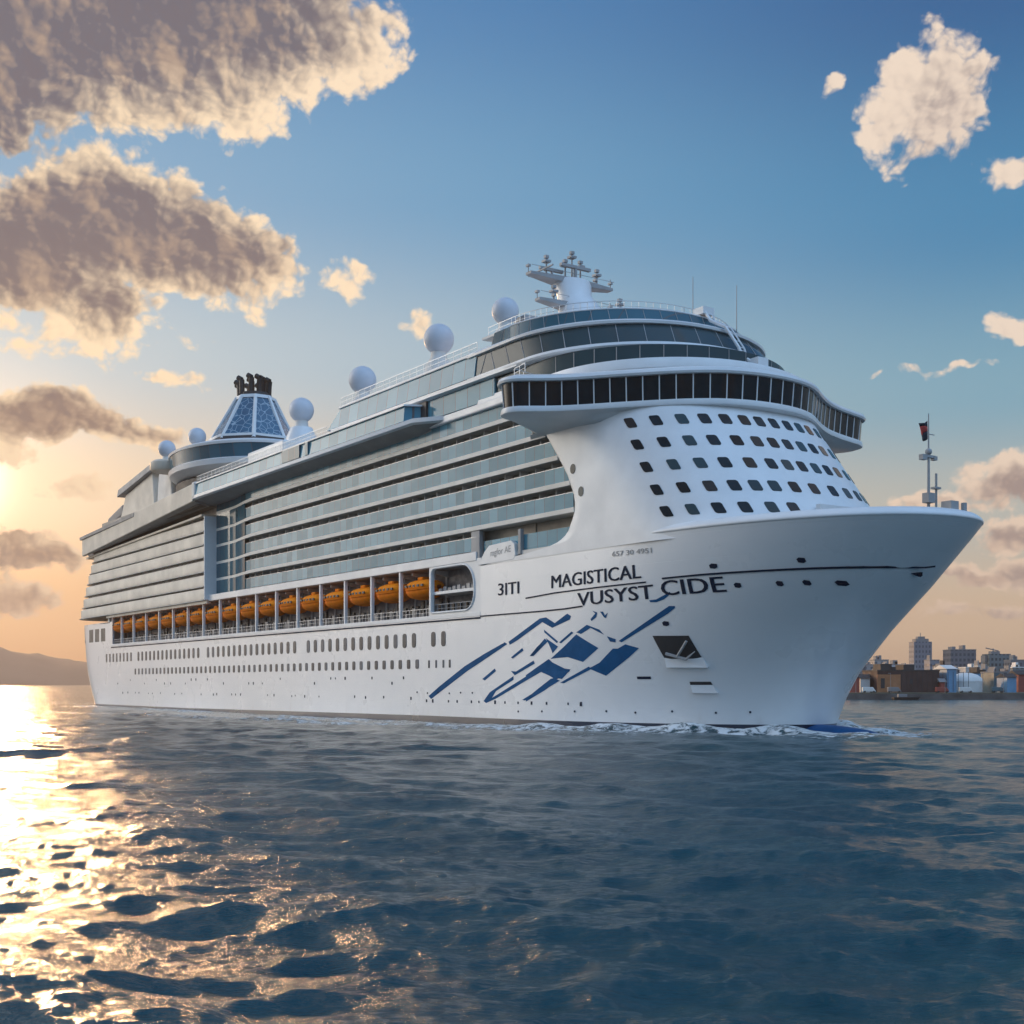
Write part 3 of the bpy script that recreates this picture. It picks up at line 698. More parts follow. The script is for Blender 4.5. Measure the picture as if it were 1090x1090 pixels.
# ---- balcony decks, glass section
LEV = [23.2, 26.5, 29.8, 33.2, 36.4, 39.8]
PART, DOOR = [], []
def bt(s): return HW if s < 122 else HW-1.6*sstep(122, 138, s)
mb = MB(); mb.box(34.2, 226, -14.4, 14.4, 22.2, 46); mb.build('cabin_block', M['core'], ship)
def side_path(s0, s1, y, n=None):
    n = n or max(2, int((s1-s0)/3)); return [(lerp(s0, s1, i/n), y(lerp(s0, s1, i/n))) for i in range(n+1)]
for li, z in enumerate(LEV):
    for sg in (1, -1):
        s0 = max(s_aft(min(z, 37.2))-.1, 24) if li else 45
        if z > 39: s0 = 31
        if li == 1: s0 = 23.2
        if li:   # slab
            mb = MB(); p = side_path(s0, 145, bt); q = [(s, 12.0) for s, t in reversed(p)]
            ring = [(s, sg*t) for s, t in p+q]; mb.loft([(ring, z-.46), (ring, z+.14)]); mb.build('balcony_slab', M['slab'], ship, bevel=.05)
        # glass balustrade
        top = z+1.95
        g0 = s0+.25
        if li == 0: g0 = 45.2
        if li == 5: top = z+2.0
        p = side_path(g0, 144.8, lambda s: bt(s)-.12); mb = MB()
        mb.grid([[(s, sg*t, z+.12) for s, t in p], [(s, sg*t, top) for s, t in p]])
        i0 = [(s, t) for s, t in p if s >= 124]; 
        mb.build('balcony_glass', M['balc'], ship, solid=.03)
        mb = MB()
        mb.tube([(s, sg*t, top+.03) for s, t in p], .045, 4); mb.build('balcony_handrail', M['steel'], ship)
        # partitions between cabins, and dark balcony doors behind
        s = g0+1; k = 0
        while s < 143:
            PART.append((s-.05, s+.05, sg*14.3, sg*(bt(s)-.8), z+.1, z+(3.0 if k % 4 else 2.92)))
            DOOR.append((s+.5, s+2.2, sg*14.35, sg*14.45, z+.15, z+2.35)); s += 3.5; k += 1
emit('balcony_partition', 'balcony_partitions', PART, M['deckwhite'], ship); emit('balcony_door', 'balcony_doors', DOOR, M['dark'], ship)
# darker glazed end of the balconies next to the aft block
for sg in (1, -1):
    mb = MB(); p = side_path(127, 144.9, lambda s: bt(s)+.02)
    for li in range(6):
        za = LEV[li]+.14; zb = (LEV[li+1] if li < 5 else 42.4)-.4
        mb.grid([[(s, sg*t, za) for s, t in p], [(s, sg*t, zb) for s, t in p]])
    mb.build('corner_glazing', M['balcdark'], ship, solid=.05)
# under-edge of level one ahead of the promenade
for sg in (1, -1):
    mb = MB(); mb.box(44.4, 46.5, sg*15.8, sg*16.4, 21, 26); mb.build('shoulder_post', M['grey'], ship, bevel=.05)

# ---- aft block: solid cream balustrades with dark gaps
AL = [22.3, 25.0, 27.9, 30.8, 33.3, 36.0]
def aft_ring(t, x0, x1, r=9):
    pts = [(x0, t)]+[(x1-r+r*math.sin(a), t-r*.75*(1-math.cos(a))) for a in [R(90*i/8) for i in range(9)]]
    return pts+[(s, -y) for s, y in reversed(pts)]
for i, z in enumerate(AL):
    e = 242-i*2.3; hgt = 2.15 if i else 2.2
    mb = MB(); r0 = aft_ring(17.2, 145.3, e); r1 = aft_ring(17.3, 145.3, e+.2)
    mb.loft([(r0, z), (r1, z+.1), (r1, z+hgt-.12), (r0, z+hgt)]); o = mb.build('aft_balustrade', M['cream'], ship, smooth=40)
    mb = MB(); r0 = aft_ring(17.35, 146, e+1.6); mb.loft([(r0, z-.12), (r0, z+.02)]); mb.build('aft_slab', M['deckwhite'], ship)
    mb = MB(); r0 = aft_ring(16.4, 146.2, e-1.5); mb.loft([(r0, z+hgt), (r0, z+3.0)]); mb.build('aft_cabin_strip', M['dark'], ship)
for sg in (1, -1):
    mb = MB(); mb.box(144.9, 145.35, sg*13.5, sg*17.4, 22.2, 38.9); mb.build('aft_block_edge', M['white'], ship, bevel=.1)

# ---- overhanging pool deck (teal glass fascia on a deep soffit)
mb = MB()
def half_sym(pts): return pts+[(s, -t) for s, t in reversed(pts)]
r_in = half_sym([(50, 16.2), (60, 16.4), (134, 16.4), (146, 16.4)]); r_out = half_sym([(52.5, 16.6), (57.0, 19.6), (134, 19.8), (146, 19.8)])
mb.loft([(r_in, 41.2), (r_out, 42.1), (r_out, 42.6)]); mb.build('overhang_soffit', M['soffit'], ship)
r1 = half_sym([(52.3, 16.7), (56.8, 19.7), (134, 19.95), (145, 19.95)])
r1b = half_sym([(52.6, 16.6), (57.1, 19.5), (134, 19.7), (145, 19.7)])
mb = MB(); mb.loft([(r1b, 41.95), (r1, 42.1), (r1, 42.65), (r1b, 42.75)]); mb.build('overhang_lip', M['white'], ship, smooth=40)
r2 = half_sym([(58.5, 17.3), (59.5, 19.6), (134, 19.75), (144.8, 19.75)])
r2t = half_sym([(58.5, 17.3), (59.5, 19.4), (134, 19.5), (144.8, 19.5)])
mb = MB(); mb.loft([(r2, 42.75), (r2t, 44.9)]); mb.build('pool_deck_glazing', M['teal'], ship)
r3 = half_sym([(58.0, 17.3), (59.2, 19.7), (134, 19.75), (144.9, 19.75)])
mb = MB(); mb.loft([(r3, 44.9), (r3, 45.12)]); mb.build('pool_deck_rim', M['white'], ship)
for sg in (1, -1):
    mb = MB(); mb.box(94.5, 101.5, sg*19.5, sg*19.82, 42.8, 44.85); mb.build('deep_window', M['balcdark'], ship)
    mb = MB(); mb.box(91.2, 92.2, sg*19.5, sg*19.82, 42.8, 44.85); mb.build('deep_window', M['balcdark'], ship)
# upper glass band forward
r4 = half_sym([(38, 17.5), (86.5, 17.9)]); r4b = half_sym([(38, 17.3), (88.5, 17.6)])
mb = MB(); mb.loft([(half_sym([(40,16.9),(84,17.2)]), 42.75), (half_sym([(40,16.9),(84,17.2)]), 45.6)]); mb.build('gallery_glazing', M['teal'], ship)
mb = MB(); mb.loft([(half_sym([(34,17.2),(85,17.8)]), 45.45), (half_sym([(34,17.5),(86,18.2)]), 45.6), (half_sym([(34,17.5),(86,18.2)]), 46.1), (half_sym([(34,17.2),(86,17.8)]), 46.25)]); mb.build('gallery_lip', M['white'], ship, smooth=40)
mb = MB(); mb.loft([(half_sym([(44,17.5),(88,17.9)]), 46.25), (half_sym([(44,17.1),(84,17.4)]), 49.2)]); mb.build('upper_glazing', M['teal'], ship)
mb = MB(); mb.loft([(half_sym([(44,17.3),(84.5,17.6)]), 49.2), (half_sym([(44,17.3),(84.3,17.6)]), 49.6)]); mb.build('upper_roof', M['white'], ship, bevel=.08)
for sg in (1, -1):
    mb = MB(); mb.box(57.0, 60.2, sg*16.5, sg*17.35, 42.8, 45.5); mb.build('gallery_recess', M['dark'], ship)
    # lower gallery, recessed ahead of the pool deck: white curved slab and glass
    mb = MB(); p = [(31.5,17.4),(36,17.2),(46,17.0),(54,17.0),(57,17.0)]; q = [(57,14.4),(31.5,14.4)]
    rg = [(s, sg*t) for s, t in p+q]; mb.loft([(rg, 41.6), ([(s, t*1.0) for s, t in rg], 42.7)]); mb.build('gallery_slab', M['white'], ship, bevel=.2)
# side glazing just below it
    mb = MB(); mb.box(31.8, 57, sg*14.5, sg*16.5, 39.9, 41.7); mb.build('gallery_lower_glazing', M['balc'], ship)

# ---- aft upper deck: solid cream overhang falling towards the stern
for sg in (1, -1):
    mb = MB()
    def zf(s, a, b): return lerp(a, b, (s-145)/(233-145))
    mb.hexa([(145.2, sg*16.2, 41.0), (145.2, sg*19.6, 41.6), (227.5, sg*18.6, 37.6), (226, sg*16.2, 38.6), (145.2, sg*16.2, 42), (145.2, sg*19.6, 42), (227.5, sg*18.6, 38.0), (226, sg*16.2, 39)])
    mb.build('aft_overhang_soffit', M['soffit'], ship)
    mb = MB(); mb.hexa([(145.1, sg*19.2, 41.6), (145.1, sg*19.85, 41.6), (228, sg*18.85, 37.7), (228, sg*18.2, 37.7), (145.1, sg*19.2, 45.1), (145.1, sg*19.85, 45.1), (228, sg*18.85, 42.3), (228, sg*18.2, 42.3)])
    mb.build('aft_fascia', M['cream'], ship, bevel=.12)
    mb = MB(); mb.box(143.6, 145.4, sg*16.5, sg*19.95, 41.9, 45.4); mb.build('fascia_end', M['deckwhite'], ship, bevel=.3)
    mb = MB(); mb.hexa([(184, sg*18.6, 42.6), (184, sg*19.5, 42.9), (229, sg*19.2, 41.8), (229, sg*18, 41.8), (184, sg*18.6, 43.7), (184, sg*19.5, 43.7), (229, sg*19.2, 42.5), (229, sg*18, 42.5)])
    mb.build('fascia_cap', M['soffit'], ship)
    mb = MB(); mb.hexa([(146, sg*14, 38.95), (146, sg*17.6, 38.95), (229, sg*17.6, 37.1), (229, sg*14, 37.1), (146, sg*14, 39.35), (146, sg*17.6, 39.35), (229, sg*17.6, 37.5), (229, sg*14, 37.5)])
    mb.build('aft_upper_slab', M['cream'], ship)
mb = MB(); mb.hexa([(146,-18.3,41),(228,-18.2,38.5),(228,18.2,38.5),(146,18.3,41),(146,-18.3,44.2),(228,-18.2,41.6),(228,18.2,41.6),(146,18.3,44.2)]); mb.build('aft_upper_deck', M['deck'], ship)
mb = MB(); mb.box(226.5, 233.5, -14, 14, 37.6, 38.4); mb.ball((234, 15, 39.2), .9); mb.build('stern_platform', M['deckwhite'], ship)

# ---- plan outlines for the rounded forward decks
def hp(s0, D, Wd, n, send, N_=26, nd=1.0):
    half = [(send, Wd)]
    for i in range(N_+1):
        th = math.pi/2*i/N_; t = Wd*max(0, math.cos(th))**.9; half.append((s0+D*(1-max(0,1-(t/Wd)**n)**(1/n)), t))
    return half+[(s-1.2*(t/Wd)**2, -t*1.14) for s, t in reversed(half[:-1])]
def offs(poly, o):
    out = []; n = len(poly); A = sum(poly[i][0]*poly[(i+1) % n][1]-poly[(i+1) % n][0]*poly[i][1] for i in range(n)); sg = 1 if A > 0 else -1
    for i in range(n):
        a = poly[i-1]; b = poly[(i+1) % n]; dx, dy = b[0]-a[0], b[1]-a[1]; L = math.hypot(dx, dy) or 1
        out.append((poly[i][0]+sg*dy/L*o, poly[i][1]-sg*dx/L*o))
    return out
# bridge with swept wings
bh = [(33,13.5),(30.5,15.8),(29.2,18.5),(28.6,21.5),(28.0,23.6),(26.8,24.7),(25.2,25.1),(23.8,24.6),(22.8,23.3),(21.6,21.5),(20.2,19.9),(18.3,18.2),(16.2,16.5),(14.2,14.8),(12.2,13.0),(10.3,11.2),(8.7,9.3),(7.4,7.3),(6.6,5.2),(6.1,3.2),(5.9,1.5),(5.85,0)]
# smooth the outline
def chaik(p):
    out = [p[0]]
    for a, b in zip(p, p[1:]): out += [(a[0]*.75+b[0]*.25, a[1]*.75+b[1]*.25), (a[0]*.25+b[0]*.75, a[1]*.25+b[1]*.75)]
    out.append(p[-1]); return out
port_h = [(33,13.5),(30.5,15.8),(27.5,19),(25.4,22.2),(23.4,25.2),(21.2,27.0),(18.8,27.8),(16.8,27.2),(15.6,25.4),(14.9,22.8),(14.2,20.2),(13.4,17.9),(12.6,15.9),(11.6,14.0),(10.6,12.3),(9.5,10.6),(8.3,8.8),(7.3,7.0),(6.6,5.2),(6.1,3.2),(5.9,1.5),(5.85,0)]
port_h = chaik(port_h)
bh = chaik(bh); bp = bh+[(s, -t) for s, t in reversed(port_h[:-1])]
def inner(p, q, lim): return [(s+q, max(-lim, min(lim, t))) for s, t in p]
mb = MB(); mb.loft([(inner(bp, 3.0, 16.3), 36.0), (inner(bp, 1.8, 17.2), 36.5), (offs(bp, -.9), 36.95), (offs(bp, -.05), 37.2), (bp, 37.45), (offs(bp, -.1), 37.85)]); mb.build('bridge_floor', M['white'], ship, smooth=35)
mb = MB(); mb.loft([(offs(bp, -.35), 37.8), (offs(bp, -.1), 40.7)]); mb.build('bridge_glazing', M['glass'], ship, smooth=30)
mb = MB(); mb.loft([(offs(bp, -.3), 40.65), (offs(bp, .3), 40.7), (offs(bp, .4), 40.95), (offs(bp, .25), 41.3), (offs(bp, -.9), 41.7), (offs(bp, -2.4), 41.9)]); mb.build('bridge_roof', M['white'], ship, smooth=35)
def walk(poly, step, s_max=1e9):
    out = []; acc = 0; n = len(poly)
    for i in range(n):
        a = Vector(poly[i]); b = Vector(poly[(i+1) % n]); L = (b-a).length
        while acc <= L and L > 0:
            p = a.lerp(b, acc/L); 
            if p.x < s_max: out.append((p, (b-a).normalized()))
            acc += step
        acc -= L
    return out
def orient(poly):
    A = sum(poly[i][0]*poly[(i+1) % len(poly)][1]-poly[(i+1) % len(poly)][0]*poly[i][1] for i in range(len(poly))); return 1 if A > 0 else -1
def mullions(name, poly0, poly1, z0, z1, step, m, r=.06, smax=1e9, slant=0):
    w0 = walk(poly0, step, smax); n = len(poly0)
    for p, t in w0:
        # matching point on the top ring: nearest
        # param by index search
        bi = min(range(n), key=lambda i: (Vector(poly0[i])-p).length)
        dlt = Vector(poly1[bi])-Vector(poly0[bi]); q = p+dlt+t*slant
        sg = orient(poly0); nn = Vector((t.y*sg, -t.x*sg))
        a = p+nn*.02; b = q+nn*.02
        mb = MB(); mb.bar((a.x, a.y, z0), (b.x, b.y, z1), r, n=4); mb.build(name, m, ship)
mullions('bridge_mullion', offs(bp, -.35), offs(bp, -.1), 37.8, 40.7, 1.9, M['white'], .09, 27.5)
# deck above the bridge: low white bulwark, recessed dark windows
p1 = hp(9.6, 17, 17.0, 2.0, 44)
mb = MB(); mb.loft([(offs(p1, -1.2), 41.9), (offs(p1, -.1), 42.2), (p1, 42.6), (offs(p1, -.25), 43.35), (offs(p1, -.9), 43.45)]); mb.build('bridge_top_bulwark', M['white'], ship, smooth=35)
p2 = hp(13.0, 18, 16.6, 2.0, 44)
mb = MB(); mb.loft([(p2, 43.2), (p2, 45.6)]); mb.build('lounge_glazing_lower', M['glass'], ship, smooth=30)
mullions('gallery_mullion', p2, p2, 43.3, 45.5, 2.8, M['soffit'], .06, 30)
p3 = hp(14.6, 18, 17.5, 2.0, 46)
mb = MB(); mb.loft([(offs(p3, -1.0), 45.45), (offs(p3, -.1), 45.65), (offs(p3, .05), 45.9), (offs(p3, -.1), 46.25), (offs(p3, -.6), 46.35)]); mb.build('lounge_sill', M['white'], ship, smooth=35)
p4a = hp(15.2, 18, 17.35, 2.0, 46); p4b = hp(17.6, 18, 17.0, 2.0, 46)
mb = MB(); mb.loft([(p4a, 46.25), (p4b, 49.05)]); mb.build('lounge_glazing', M['glass'], ship, smooth=30)
mullions('lounge_mullion', p4a, p4b, 46.3, 49.0, 3.4, M['grey'], .05, 44, slant=.9)
p5 = hp(17.4, 18, 17.3, 2.0, 46)
mb = MB(); mb.loft([(offs(p5, -.6), 48.95), (offs(p5, .1), 49.1), (offs(p5, .15), 49.4), (offs(p5, -.4), 49.7), (offs(p5, -1.5), 49.8)]); mb.build('lounge_roof', M['white'], ship, smooth=35)
p6a = hp(19.8, 17.5, 16.2, 2.0, 42); p6b = hp(20.8, 17, 15.9, 2.0, 41.5)
mb = MB(); mb.loft([(p6a, 49.7), (p6b, 51.7)], cap1=False); mb.build('sky_deck_windscreen', M['balcdark'], ship, smooth=30)
mullions('windscreen_post', p6a, p6b, 49.7, 51.75, 2.2, M['grey'], .04, 41)
mb = MB(); r = [(s, t, 51.75) for s, t in p6b[1:-1]]; mb.tube(r, .09, 5); mb.build('windscreen_rail', M['white'], ship)
p7 = hp(26, 12, 12.5, 2.0, 52); mb = MB(); mb.loft([(p7, 49.7), (p7, 51.9), (offs(p7, -.5), 52.1)]); mb.build('sky_lounge', M['white'], ship, smooth=35)
# window washing gantry sloping down the front
mb = MB(); gy = -2.2
def fp(s0, D, Wd, z, off=0): 
    t = abs(gy); return (s0+D*(1-(1-(t/Wd)**2)**.5)-off, gy, z)
g_ = [fp(20.8,17,15.9,52.6,.2), fp(20,17.5,16.2,51,.5), fp(17.4,18,17.3,49.6,.6), fp(15.2,18,17.3,46.6,.7), fp(14.6,18,17.5,45.4,.6), fp(9.6,17,17,43.6,-1.5)]
mb.tube(g_, .22, 6); mb.tube([(a, b-.9, c) for a, b, c in g_], .12, 5)
for a, b in zip(g_, g_[1:]):
    for k_ in range(3):
        q = [lerp(a[i], b[i], k_/3) for i in range(3)]; mb.bar(q, (q[0], q[1]-.9, q[2]), .06)
mb.box(g_[0][0]-.3, g_[0][0]+1.6, gy-1.4, gy+.5, 52.1, 53.0); mb.box(g_[-1][0]-.4, g_[-1][0]+.9, gy-1.2, gy+.5, 43.4, 44.6)
mb.build('window_gantry', M['white'], ship)

# ---- railings on the upper decks
def railing(name, path, z, h=1.15, step=2.0, glass=False, zf=None):
    mb = MB()
    zf = zf or (lambda s: z)
    mb.tube([(s, t, zf(s)+h) for s, t in path], .05, 4); mb.tube([(s, t, zf(s)+h*.5) for s, t in path], .03, 4)
    for a, b in zip(path, path[1:]):
        L = math.hypot(b[0]-a[0], b[1]-a[1]); n = max(1, int(L/step))
        for i in range(n):
            s, t = lerp(a[0], b[0], i/n), lerp(a[1], b[1], i/n); mb.bar((s, t, zf(s)), (s, t, zf(s)+h), .04, n=4)
    o = mb.build(name, M['steel'], ship)
    if glass:
        mb = MB(); mb.grid([[(s, t, zf(s)+.1) for s, t in path], [(s, t, zf(s)+h-.1) for s, t in path]]); mb.build('railing_glass', M['railglass'], ship, solid=.02)
for sg in (1, -1):
    railing('upper_railing', [(44, sg*17.0), (84, sg*17.3)], 49.6, 1.3, glass=True)
    railing('pool_deck_railing', [(85, sg*19.3), (144, sg*19.3)], 45.1, 1.3, glass=True)
    railing('bridge_wing_railing', [(24, sg*23), (27, sg*22.5), (28.5, sg*17.5)][::(1 if sg > 0 else -1)], 42.0, 1.1, 1.5)
    railing('aft_railing', [(200, sg*17.5), (226, sg*16)], 42.0, 1.2, glass=True, zf=lambda s: lerp(43.3, 42.3, (s-200)/26))
rp = [(s, t) for s, t in hp(22.5, 16, 15.2, 2.0, 44)]
railing('sky_deck_railing', rp, 51.8, 1.3, 2.0)
mb = MB(); mb.loft([(offs(hp(21.4, 16.5, 15.6, 2.0, 45), 0), 51.55), (offs(hp(21.4, 16.5, 15.6, 2.0, 45), 0), 51.85)]); mb.build('sky_deck', M['deckwhite'], ship)

# ---- radar mast
mast = MB()
def ell(cx_, rx, ry, n=20): return [(cx_+rx*math.cos(2*math.pi*i/n), ry*math.sin(2*math.pi*i/n)) for i in range(n)]
mast.loft([(ell(45.5, 4.6, 5.0), 51.8), (ell(45.5, 3.8, 4.2), 54.5), (ell(45.4, 3.2, 3.5), 57.0), (ell(46.2, 2.7, 3.2), 59.0), (ell(47.4, 2.2, 2.6), 61.0), (ell(48.0, 2.4, 3.0), 62.6), (ell(48.0, 2.2, 2.8), 63.2)])
mo = mast.build('radar_mast', M['white'], ship, smooth=50); mo.location = (0, -1.6, 0)
def yard(z, x, y0, y1, th=.3, wd=1.1):
    mb = MB(); mb.hexa([(x-wd*.4, y0, z), (x+wd*.4, y0, z), (x+wd, 0, z-.6), (x-wd, 0, z-.6), (x-wd*.4, y0, z+th), (x+wd*.4, y0, z+th), (x+wd, 0, z+th), (x-wd, 0, z+th)])
    mb.hexa([(x-wd, 0, z-.6), (x+wd, 0, z-.6), (x+wd*.4, y1, z), (x-wd*.4, y1, z), (x-wd, 0, z+th), (x+wd, 0, z+th), (x+wd*.4, y1, z+th), (x-wd*.4, y1, z+th)])
    for y in (y0, y1, y0*.6, y1*.6):
        mb.bar((x, y, z+th), (x, y, z+th+random.uniform(.8, 1.8)), .07); mb.box(x-.35, x+.35, y-.2, y+.2, z+th+.7, z+th+1.0)
    mb.tube([(x-.9, y0, z+th+.8), (x-.9, y1, z+th+.8)], .04, 4)
    mb.build('mast_yard', M['grey'], mo)
yard(59.0, 46.4, 7.2, -9.5, .35, 1.5); yard(63.0, 48.0, 7.6, -7.0, .35, 1.6)
mb = MB(); mb.tube([(45, 5.5, 63.9), (51, 5.5, 63.9)], .15); mb.box(46.9, 47.5, -2.6, 2.6, 64.9, 65.3); mb.bar((47.2, 0, 63.2), (47.2, 0, 64.9), .3); mb.box(48, 48.5, 1.5, 5.5, 64.2, 64.6); mb.bar((48.2, 3.4, 63.4), (48.2, 3.4, 64.2), .2)
mb.build('radar_scanner', M['grey'], mo)
for (x, y, z0, z1) in [(48,0,63,67.6),(48,1.2,63,66.2),(48,-1.5,63,66.5),(48,4.5,63.4,66.2),(48,-4.5,63.4,65.8),(46.5,4.3,59.6,61.6),(46.5,-7.6,59.6,61.7)]:
    mb = MB(); mb.bar((x, y, z0), (x, y, z1), .16, .09); mb.box(x-.5, x+.5, y-.5, y+.5, z1-1.0, z1-.7); mb.box(x-.25, x+.25, y-.3, y+.3, z1-.4, z1)
    mb.build('mast_aerial', M['grey'], mo)
mb = MB(); mb.box(45, 52, 7.5, 10.5, 51.9, 52.8); mb.bar((52, 9, 53), (44.5, 8.5, 55.2), .45, .3); mb.bar((52, 8, 53), (44.5, 8, 54.4), .2); mb.box(43.2, 46, 7.6, 9.8, 54.2, 55.6); mb.bar((45, 8.6, 52), (44.8, 8.6, 55), .3)
mb.build('deck_crane', M['grey'], ship)
for (x, y, z0, z1) in [(17.7, -2, 49.7, 57.3), (17.6, -9.5, 49.7, 57.5), (20.5, -3, 51.8, 54.3)]:
    mb = MB(); mb.bar((x+5, y, z0), (x+5, y, z1-.0), .07, .04); mb.build('whip_aerial', M['grey'], ship)
# ---- radomes on pedestals
for (x, y, z, r, zb) in [(62.5,12,56.2,2.25,49.6),(86.0,12.5,54.8,2.25,45),(44.8,12,56.0,1.85,51.8),(137.2,0,60.6,2.5,45),(164,12.0,58.3,1.9,56.0),(182,12.5,58.4,1.95,55.3)]:
    mb = MB(); mb.lathe([(r*.95, zb-z), (r*.9, -r*1.75), (r*.55, -r*1.25), (r*.5, -r*.85)], (x, y, z), 16); pd = mb.build('radome_pedestal', M['deckwhite'], ship, smooth=40)
    mb = MB(); mb.ball((x, y, z), r, 28); mb.build('radome', M['dome'], pd, smooth=60)
# ---- midship roof houses
mb = MB(); mb.box(86, 143, -12, 12, 45, 46.8); mb.build('pool_deck_house', M['deckwhite'], ship, bevel=.2)
mb = MB(); mb.box(128, 146, -8, 8, 46.8, 52.5); mb.build('midship_house', M['white'], ship, bevel=.4)
mb = MB(); mb.lathe([(3.4,0),(3.2,2.4),(2.2,4.6)], (137.2,0,52.4), 20); mb.build('radome_base_house', M['white'], ship, smooth=40)
mb = MB(); pts = [(84+1.2*math.sin(i*.4), 17.0-.1*i, 47+i*.45) for i in range(8)]; mb.tube(pts, .2); mb.build('curved_davit', M['grey'], ship)

# ---- round lounge under the funnel, and funnel
def el2(cx_, rx, ry, n=48): return [(cx_+rx*math.cos(2*math.pi*i/n), ry*math.sin(2*math.pi*i/n)) for i in range(n)]
mb = MB(); mb.loft([(el2(170,19,12), 44), (el2(170,19.5,13), 49.5)]); mb.build('lounge_base', M['dark'], ship, smooth=30)
mb = MB(); mb.loft([(el2(168,20,13.5), 50.0), (el2(168,22,15), 51.2), (el2(168,22.2,15.2), 52.2), (el2(168,21.6,14.8), 52.5)]); mb.build('lounge_floor', M['white'], ship, smooth=40)
mb = MB(); mb.loft([(el2(168,21.4,14.7), 52.5), (el2(168,21.8,15), 55.3)]); mb.build('round_lounge_glazing', M['balcdark'], ship, smooth=30)
mb = MB(); mb.loft([(el2(168,22,15.2), 55.3), (el2(168,22.1,15.3), 55.8), (el2(168,20.5,14), 56.4), (el2(168,15,10), 57.0)]); mb.build('round_lounge_roof', M['white'], ship, smooth=40)
fc = 161.0
def octo(cx_, r, k_=8, ry=1.0, off=22.5): return [(cx_+r*math.cos(R(off+360/k_*i)), ry*r*math.sin(R(off+360/k_*i))) for i in range(k_)]
mb = MB(); mb.loft([(octo(fc+1, 10.0), 56.2), (octo(fc+1, 9.5), 58.2)]); fb = mb.build('funnel', M['dark'], ship)
def funnel_glass():
    m = bpy.data.materials.new('funnel_glass'); m.use_nodes = True; T = NT(m.node_tree); b = m.node_tree.nodes['Principled BSDF']
    co = T.n.new('ShaderNodeTexCoord').outputs['Object']
    vo = T.n.new('ShaderNodeTexVoronoi'); vo.feature = 'DISTANCE_TO_EDGE'; vo.inputs['Scale'].default_value = .75; T.put(vo.inputs['Vector'], co)
    l = T.m('LESS_THAN', vo.outputs[0], 0.035)
    c = T.mix(l, T.mix(T.noise(co, .4, 3), (.008,.06,.12,1), (.04,.17,.28,1)), (.35,.45,.52,1))
    T.put(b.inputs['Base Color'], c); b.inputs['Roughness'].default_value = .12; return m
M['fun'] = funnel_glass()
A = octo(fc+1, 9.3); Bt = octo(fc, 4.0)
mb = MB(); mb.loft([(A, 58.2), (Bt, 67.0)]); mb.build('funnel_panel', M['fun'], fb)
for i in range(8):
    mb = MB(); a = (A[i][0], A[i][1], 57.4); b = (Bt[i][0], Bt[i][1], 67.4); mb.bar(a, b, .5, .38, n=6); mb.build('funnel_rib', M['white'], fb)
mb = MB(); mb.loft([(octo(fc+1, 9.6), 57.9), (octo(fc+1, 9.6), 58.4)]); mb.loft([(octo(fc, 4.3), 66.9), (octo(fc, 4.1), 67.6)]); mb.build('funnel_collar', M['white'], fb)
mb = MB(); mb.loft([(octo(fc, 3.6), 67.6), (octo(fc, 3.3), 68.4)]); mb.build('funnel_cap', M['black'], fb)
for i, (dx, dy, hgt, tilt) in enumerate([(2.6,2.4,1.9,.5),(1.6,3.0,2.3,.4),(0,3.1,2.9,.2),(2.8,.2,2.2,.4),(.6,.6,3.0,0),(-1.4,1.6,3.3,-.3),(-.6,-1.5,3.4,-.3),(-2.4,.2,3.1,-.5),(-2,-2.2,2.7,-.6),(.8,-2.8,3.1,0),(2.2,-2.0,2.4,.3)]):
    mb = MB(); x, y = fc+dx, dy; p = [(x, y, 68.0), (x+tilt*.3, y, 68.2+hgt*.6), (x+tilt*.8, y, 68.2+hgt), (x+tilt*.8+.8, y+.5, 68.4+hgt+.35)]
    mb.tube(p, .58, 8); mb.build('exhaust_pipe', M['black'], fb, smooth=50)

# ---- aft superstructures (screens, slide tower, sheds)
mb = MB(); mb.hexa([(196,-10.5,42),(228,-10.5,42),(228,10.5,42),(196,10.5,42),(200,-10,56.0),(221,-10,53.0),(221,10,53.0),(200,10,56.0)]); mb.build('aft_deckhouse', M['cream'], ship, bevel=.3)
mb = MB(); mb.hexa([(198,-11,56.1),(225,-11,52.9),(225,11,52.9),(198,11,56.1),(198,-11,57.6),(224,-11,54.6),(224,11,54.6),(198,11,57.6)]); mb.build('aft_house_roof', M['grey'], ship, bevel=.1)
mb = MB(); mb.hexa([(184,-10.5,43),(196,-10.5,43),(196,10.5,43),(184,10.5,43),(187,-10,55.0),(195,-10,57.8),(195,10,57.8),(187,10,55.0)]); mb.build('aft_tower', M['deckwhite'], ship, bevel=.4)
mb = MB(); mb.lathe([(4.2,0),(4.5,.4),(4.5,1.9),(3.8,2.4)], (184, 11, 53.6), 20); mb.build('radome_platform', M['cream'], ship, smooth=40)
mb = MB(); mb.hexa([(227,-9,48.8),(240,-9,46.6),(240,9,46.6),(227,9,48.8),(227,-9,51.6),(240,-9,49.2),(240,9,49.2),(227,9,51.6)]); mb.build('stern_bar_canopy', M['soffit'], ship, bevel=.5)
mb = MB(); mb.box(228, 236, -7, 7, 40.5, 47.5); mb.build('stern_bar', M['dark'], ship)
mb = MB()
for y in (10.5, -10.5): mb.hexa([(150,y-.2,43),(184,y-.2,43),(184,y+.2,43),(150,y+.2,43),(150,y-.2,46.5),(184,y-.2,48.5),(184,y+.2,48.5),(150,y+.2,46.5)])
mb.build('sports_deck_screen', M['cream'], ship)

